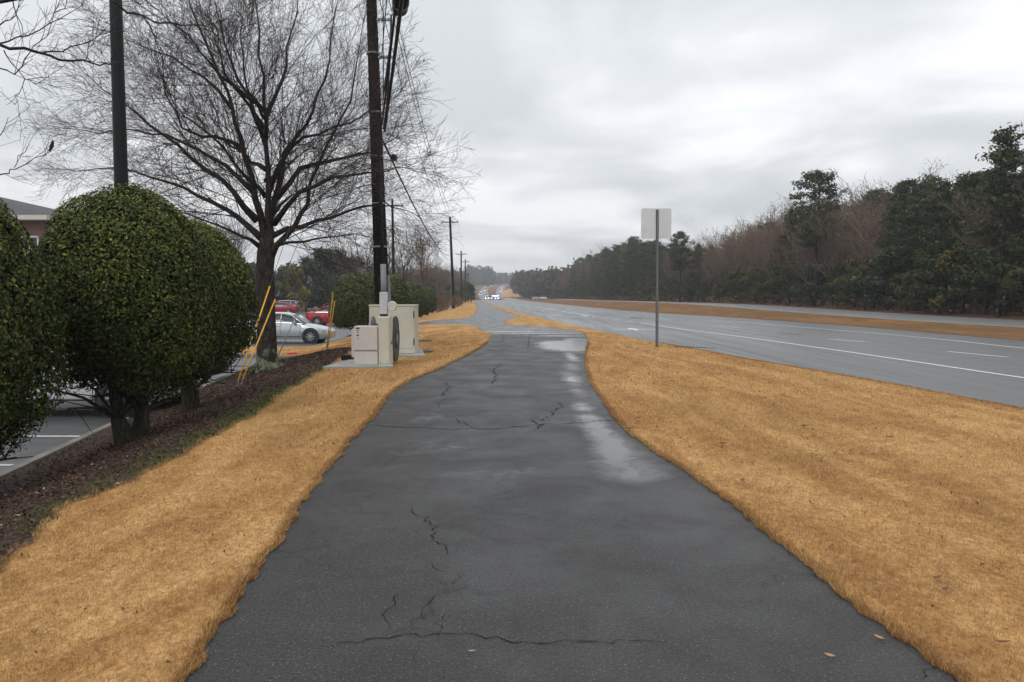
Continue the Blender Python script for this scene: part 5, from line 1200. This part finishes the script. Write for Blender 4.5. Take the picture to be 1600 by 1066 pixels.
def kinds(y, row):
    r = rw.random()
    if y < 50: w = (.5, .35, .15)
    elif y < 70: w = (.88, .07, .05)
    elif y < 76: w = (.4, .35, .25)
    elif y < 128: w = (.10, .48, .42)
    elif y < 150: w = (.2, .6, .2)
    elif y < 270: w = (.8, .14, .06)
    else: w = (.25, .55, .2)
    return 'pine' if r < w[0] else 'brown' if r < w[0]+w[1] else 'grey'
cnt = 0
for row, u0 in enumerate((37.8, 41.5, 46, 51.5)):
    y = 36.0 + row*1.7
    while y < 330:
        st_ = (3.1, 3.2, 3.5, 4.2)[row]*(1 + max(0, y-90)/110); yy = y + rw.gauss(0, .5); u = u0 + rw.gauss(0, .8); x = u - .05*yy; k = kinds(yy*37.8/u0, row); k = 'brown' if (k == 'grey' and row < 2) else k
        h = float(topf(yy*37.8/u0))*(.80, .90, 1.0, 1.04)[row]*rw.uniform(.86, 1.08)*(1.0 if k != 'grey' else 1.08)
        if not (row == 3 and y > 200): 
            q_ = 800 + F*x/yy; reg = 3 if q_ > 1370 else 2 if q_ > 1110 else 1 if q_ > 1000 else 0
            wh = ('in the far part of the woods left of the sign', 'in the woods just right of the sign plate', 'in the middle stretch of the roadside woods', 'in the dark stand at the right end of the woods')[reg]
            o = plant(k, rw.randrange(len(protos[k])), x, yy, h, sxy=rw.uniform(.95, 1.2)); cnt += 1
            o['label'] = {'pine': 'dark green pine ', 'brown': 'leafless brown twigged tree ', 'grey': 'leafless grey tree '}[k] + wh; o['group'] = {'pine': 'pines ', 'brown': 'brown bare trees ', 'grey': 'grey bare trees '}[k] + wh
        y += st_
y = 38
while y < 300:
    plant('bushy', rw.randrange(3), 36.9+rw.gauss(0, .5)-.05*y, y, rw.uniform(2.6, 6.0), sxy=rw.uniform(.9, 1.3)); cnt += 1; y += 3.6*(1+max(0, y-80)/90)
yy = 84; plant('pine', 2, (1273-800)/F*yy, yy, 14.0, 'tall round topped pine standing above its leafless neighbours', rz=1.0, sxy=1.0)
yy = 54.5; plant('pine', 1, (1563-800)/F*yy+.2, yy+.5, 12.6, 'tallest dark pine near the right edge of the picture', rz=2.0, sxy=1.05)
yy = 130; plant('pine', 2, (1062-800)/F*yy, yy, 11.3, 'small pine crown poking up just right of the sign plate', rz=.4, sxy=.9)
print('woods trees', cnt)
# left side background
P_ = [('pine', 3)]
protos['mag'] = [(tree_proto_bushy(31, 9, 'magnolia', .34, 5200, .40), 9), (tree_proto_bushy(32, 9, 'magnolia', .34, 5200, .5), 9)]; protos['orange'] = [(tree_proto_bushy(33, 5, 'orangeleaf', .22, 2200, .42), 5)]
LBL['mag'] = 'dark dense evergreen tree behind the far side of the car park'; GRP['mag'] = 'dense evergreens behind the car park'; LBL['orange'] = 'x'; GRP['orange'] = ''
for i, (px_, Y_, h_) in enumerate(((375,118,8), (395,124,7.5), (420,121,7), (450,124,7.2), (478,122,8.5), (505,124,10), (530,126,9.6), (555,124,8.6), (580,126,7.0), (340,124,9), (300,122,9), (250,124,9), (200,122,9), (515,130,10.2), (440,132,7), (400,132,8), (605,128,6.5), (630,132,5.5), (148,122,8), (90,126,9))):
    X = (px_-800)/F*Y_; plant('mag', i % 2, X, Y_, h_, sxy=1.25, z=-.8)
X = (460-800)/F*116; plant('orange', 0, X, 116, 7.2, 'yellow and orange leaved tree behind the far parked cars', z=-.8, sxy=1.1)
yy = 92; plant('brown', 0, (663-800)/F*yy, yy, 9.9, 'reddish bare conical tree behind the far end of the holly row', z=-.4, sxy=.85)
for i, (px_, Y_, h_, k) in enumerate(((575,100,11,'grey'), (600,88,10.5,'grey'), (632,96,9.5,'grey'), (540,112,10,'grey'), (360,60,8.5,'grey'), (320,70,9.5,'brown'), (350,84,10,'grey'), (690,120,7,'brown'), (690,140,8,'brown'), (680,150,9,'brown'), (700,170,8,'brown'), (665,130,8.5,'grey'), (645,125,7,'brown'), (712,200,8,'brown'), (704,230,9,'brown'), (718,250,9,'brown'), (690,190,9,'brown'), (672,170,10,'brown'), (720,300,10,'brown'), (708,290,11,'brown'))):
    X = (px_-800)/F*Y_; plant(k, i % 2, X, Y_, h_, 'bare tree on the left beyond the car park and hollies', 'bare trees on the left beyond the hollies', z=(-.72 if Y_ < 118 else Hs(X, Y_)-.1))
for i, (px_, Y_, h_) in enumerate(((742,185,4.6), (738,190,5), (733,200,5.5))):
    X = (px_-806)/F*Y_; plant('bushy', 2, X, Y_, h_, 'dark evergreen shrub by the distant poles', 'dark shrubs by the distant poles', sxy=.8)
for i, (px_, Y_, h_) in enumerate(((705,210,7), (690,160,6), (680,140,5.5), (715,260,8), (722,300,8), (660,138,6), (640,134,6))):
    X = (px_-800)/F*Y_; plant('bushy', 2, X, Y_, h_, 'dark low evergreen filling the left background woods', 'low evergreens in the left background', sxy=1.3)
# brown shrubs at the end of the holly row
def shrub(label, x, y, h, w):
    rnd = random.Random(int(x*100)); t = thing('brown_shrub', label, 'shrub', (x, y, Hs(x, y))); S = []; tips = []
    for i in range(26): a = rnd.uniform(0, 6.28); d = Vector((math.cos(a)*.7, math.sin(a)*.7, 1)).normalized(); branch(S, Vector((math.cos(a)*.1, math.sin(a)*.1, 0)), d, h*rnd.uniform(.6, 1), .02, 2, rnd, 3, (0, 0, 7), .05, .16, .5, 0, (.3, .8), .007, tips)
    S = np.array(S); S[:, [0, 1, 3, 4]] *= w; segs_mesh('stems', S, M['browntwig'], t, 3); T = np.array(tips); T[:, :2] *= w; k = 900; Q = T[RNG.integers(0, len(T), k)] + RNG.normal(0, .15, (k, 3)); leaves_mesh('dead_leaves', Q, np.tile([[0, 0, 1.]], (k, 1)), np.full(k, .14), M['rust'], t, None, .6, 1.)
    return t
for i, (px_, Y_, h_, lb) in enumerate(((684, 92, 2.2, 'brown leafless shrub right after the last clipped holly'), (690, 97, 2.0, 'brown twiggy shrub between the last holly and the pale stub post'), (697, 102, 1.8, 'brown shrub just left of the second pole'), (714, 118, 1.3, 'low brown shrub just right of the second pole'))):
    shrub(lb, (px_-800)/F*Y_, Y_, h_, 1.2)

# far wooded hill: one mass
def far_woods():
    Vs = []; T = []
    def add(x, y, h, w, z, tt):
        n = int(70 + 30*RNG.random()); v = RNG.normal(0, 1, (n, 3)); v /= np.linalg.norm(v, axis=1, keepdims=True); v *= RNG.uniform(.55, 1.05, (n, 1))
        P = np.array([x, y, z+h*.55]) + v*np.array([w, w, h*.48]); Vs.append(P); T.append(tt + v[:, 2]*.1 + RNG.normal(0, .08, n))
    for i in range(1500):
        y = RNG.uniform(420, 1250); side_ = RNG.random() < .4
        if side_: x = float(rL0(y)) - 12 - abs(RNG.normal(0, 1))*90*y/900
        else: x = float(cR0(y)) + 10 + abs(RNG.normal(0, 1))*150*y/900
        h = RNG.uniform(10, 17); zg = Hs(x, y)-.35 + float(sm01((abs(x+12)-45)/120)*sm01((y-420)/300)*9)
        add(x, y, h, RNG.uniform(3, 6), zg, RNG.choice([.1, .3, .45, .65, .95]))
    for i in range(260):                                 # closing the valley at the crest
        x = RNG.uniform(-60, 120); y = RNG.uniform(1060, 1300); add(x, y, RNG.uniform(10, 15), 6, 17, RNG.choice([.1, .3, .9]))
    for i in range(40): x = RNG.uniform(-50, -22); y = RNG.uniform(880, 960); add(x, y, RNG.uniform(17, 23), 6, 14, .1)
    for i in range(420):                                 # right hand edge continuing after the individual trees
        y = RNG.uniform(300, 620); x = float(cR0(y)) + 6 + RNG.random()**1.5*70; add(x, y, RNG.uniform(11, 16), RNG.uniform(2.5, 4.5), Hs(x, y)-.3, RNG.choice([.1, .3, .45, .6, .6]))
    P = np.concatenate(Vs); ti = np.concatenate(T); dist = P[:, 1]
    o = leaves_mesh('far_woods', P, np.tile([[0, 0, .4]], (len(P), 1)), 1.0 + dist/420, M['farwood'], None, ti, .7, 1.0); tag(o, 'hazy wooded hillside closing the end of the road', 'woods', kind='stuff')
    print('far woods cards', len(P))
far_woods()
# undergrowth mass deep in the right woods so no light comes through
def deep_woods():
    n = 36000; y = 34 + RNG.random(n)**1.3*330; u = 45 + RNG.random(n)*24; x = u - .05*y; h = topf(y)*.62; z = H(x, y) + RNG.random(n)**.8*h
    o = leaves_mesh('undergrowth', np.stack([x, y, z], 1), RNG.normal(0, 1, (n, 3)), .55+y/300, M['farwood'], None, RNG.uniform(0, .7, n), .6, 1.0); tag(o, 'dark tangled undergrowth deep in the roadside woods', 'undergrowth', kind='stuff')
    n = 7000; y = 36 + RNG.random(n)**1.3*260; u = 35.3 + RNG.random(n)*4; x = u - .05*y; z = np.array([gz(a, b) for a, b in zip(x, y)]) + RNG.random(n)**1.5*1.1
    o = leaves_mesh('brambles', np.stack([x, y, z], 1), RNG.normal(0, 1, (n, 3)), .16+y/500, M['rust'], None, RNG.uniform(0, .8, n), .5, 1.0); tag(o, 'low reddish brown brambles at the foot of the woods', 'brambles', kind='stuff')
deep_woods()
# clay bank and white buildings near the hill
bk = MB(); Yb_ = 520; L0 = (783-800)/F*Yb_; 
cb = []
for i in range(13):
    for j in range(7):
        x = -6 + i*2.2; y = 470 + j*22; cb.append((x - .012*(y-470), y, Hs(x, y) + .2 + (j/6)*5.0*math.exp(-((i-6)/4.5)**2) + random.uniform(-.2, .2)))
tag(link('clay_bank', cb, [(i*7+j, (i+1)*7+j, (i+1)*7+j+1, i*7+j+1) for i in range(12) for j in range(6)], M['claybank']), 'orange clay bank right of the road on the far hill', kind='structure')
WB = flat('white far wall', (.62, .62, .60), .7); GRF = flat('grey far roof', (.30, .30, .31), .7)
for i, (px_, py_, Y_, w_, h_, lb) in enumerate(((846, 441, 640, 17, 3.0, 'long low white building among the trees on the right ridge'), (822, 448, 610, 7, 3.2, 'small pale grey house below the long white building'), (825, 455, 560, 8, 4.2, 'white gabled house nearest among the trees at the valley end'), (805, 453, 600, 5, 3, 'small pale house just right of the clay bank'))):
    c = AT(px_, py_, Y_); t = thing('far_house', lb, 'house', (c.x, Y_, c.z-h_))
    MB().box((0, 0, h_/2-1.5), (w_, 6, h_+3)).build('wall', WB, t)
    MB().prism([(-w_/2-.3, -3.3, h_), (-w_/2-.3, 3.3, h_), (-w_/2-.3, 0, h_+1.4)], (w_+.6, 0, 0)).build('roof', GRF, t)
    for q in range(max(2, int(w_/3))): MB().box((-w_/2+1.4+q*3, -3.02, h_*.55), (1.0, .06, 1.1)).build('window', GLASS, t)

# ------------------------------------------------------------------ haze
def haze():
    mb = MB(); mb.box((0, 720, 22.5), (1060, 1590, 48)); s = bpy.data.materials.new('haze air'); s.use_nodes = True; nt = s.node_tree; nt.nodes.remove(nt.nodes['Principled BSDF'])
    v = nt.nodes.new('ShaderNodeVolumePrincipled'); v.inputs['Color'].default_value = (.93, .95, .98, 1); v.inputs['Density'].default_value = .00055; v.inputs['Anisotropy'].default_value = .2
    nt.links.new(v.outputs[0], nt.nodes['Material Output'].inputs['Volume']); o = mb.build('haze', s); tag(o, 'thin damp haze greying the distance', 'haze', kind='stuff')
haze()
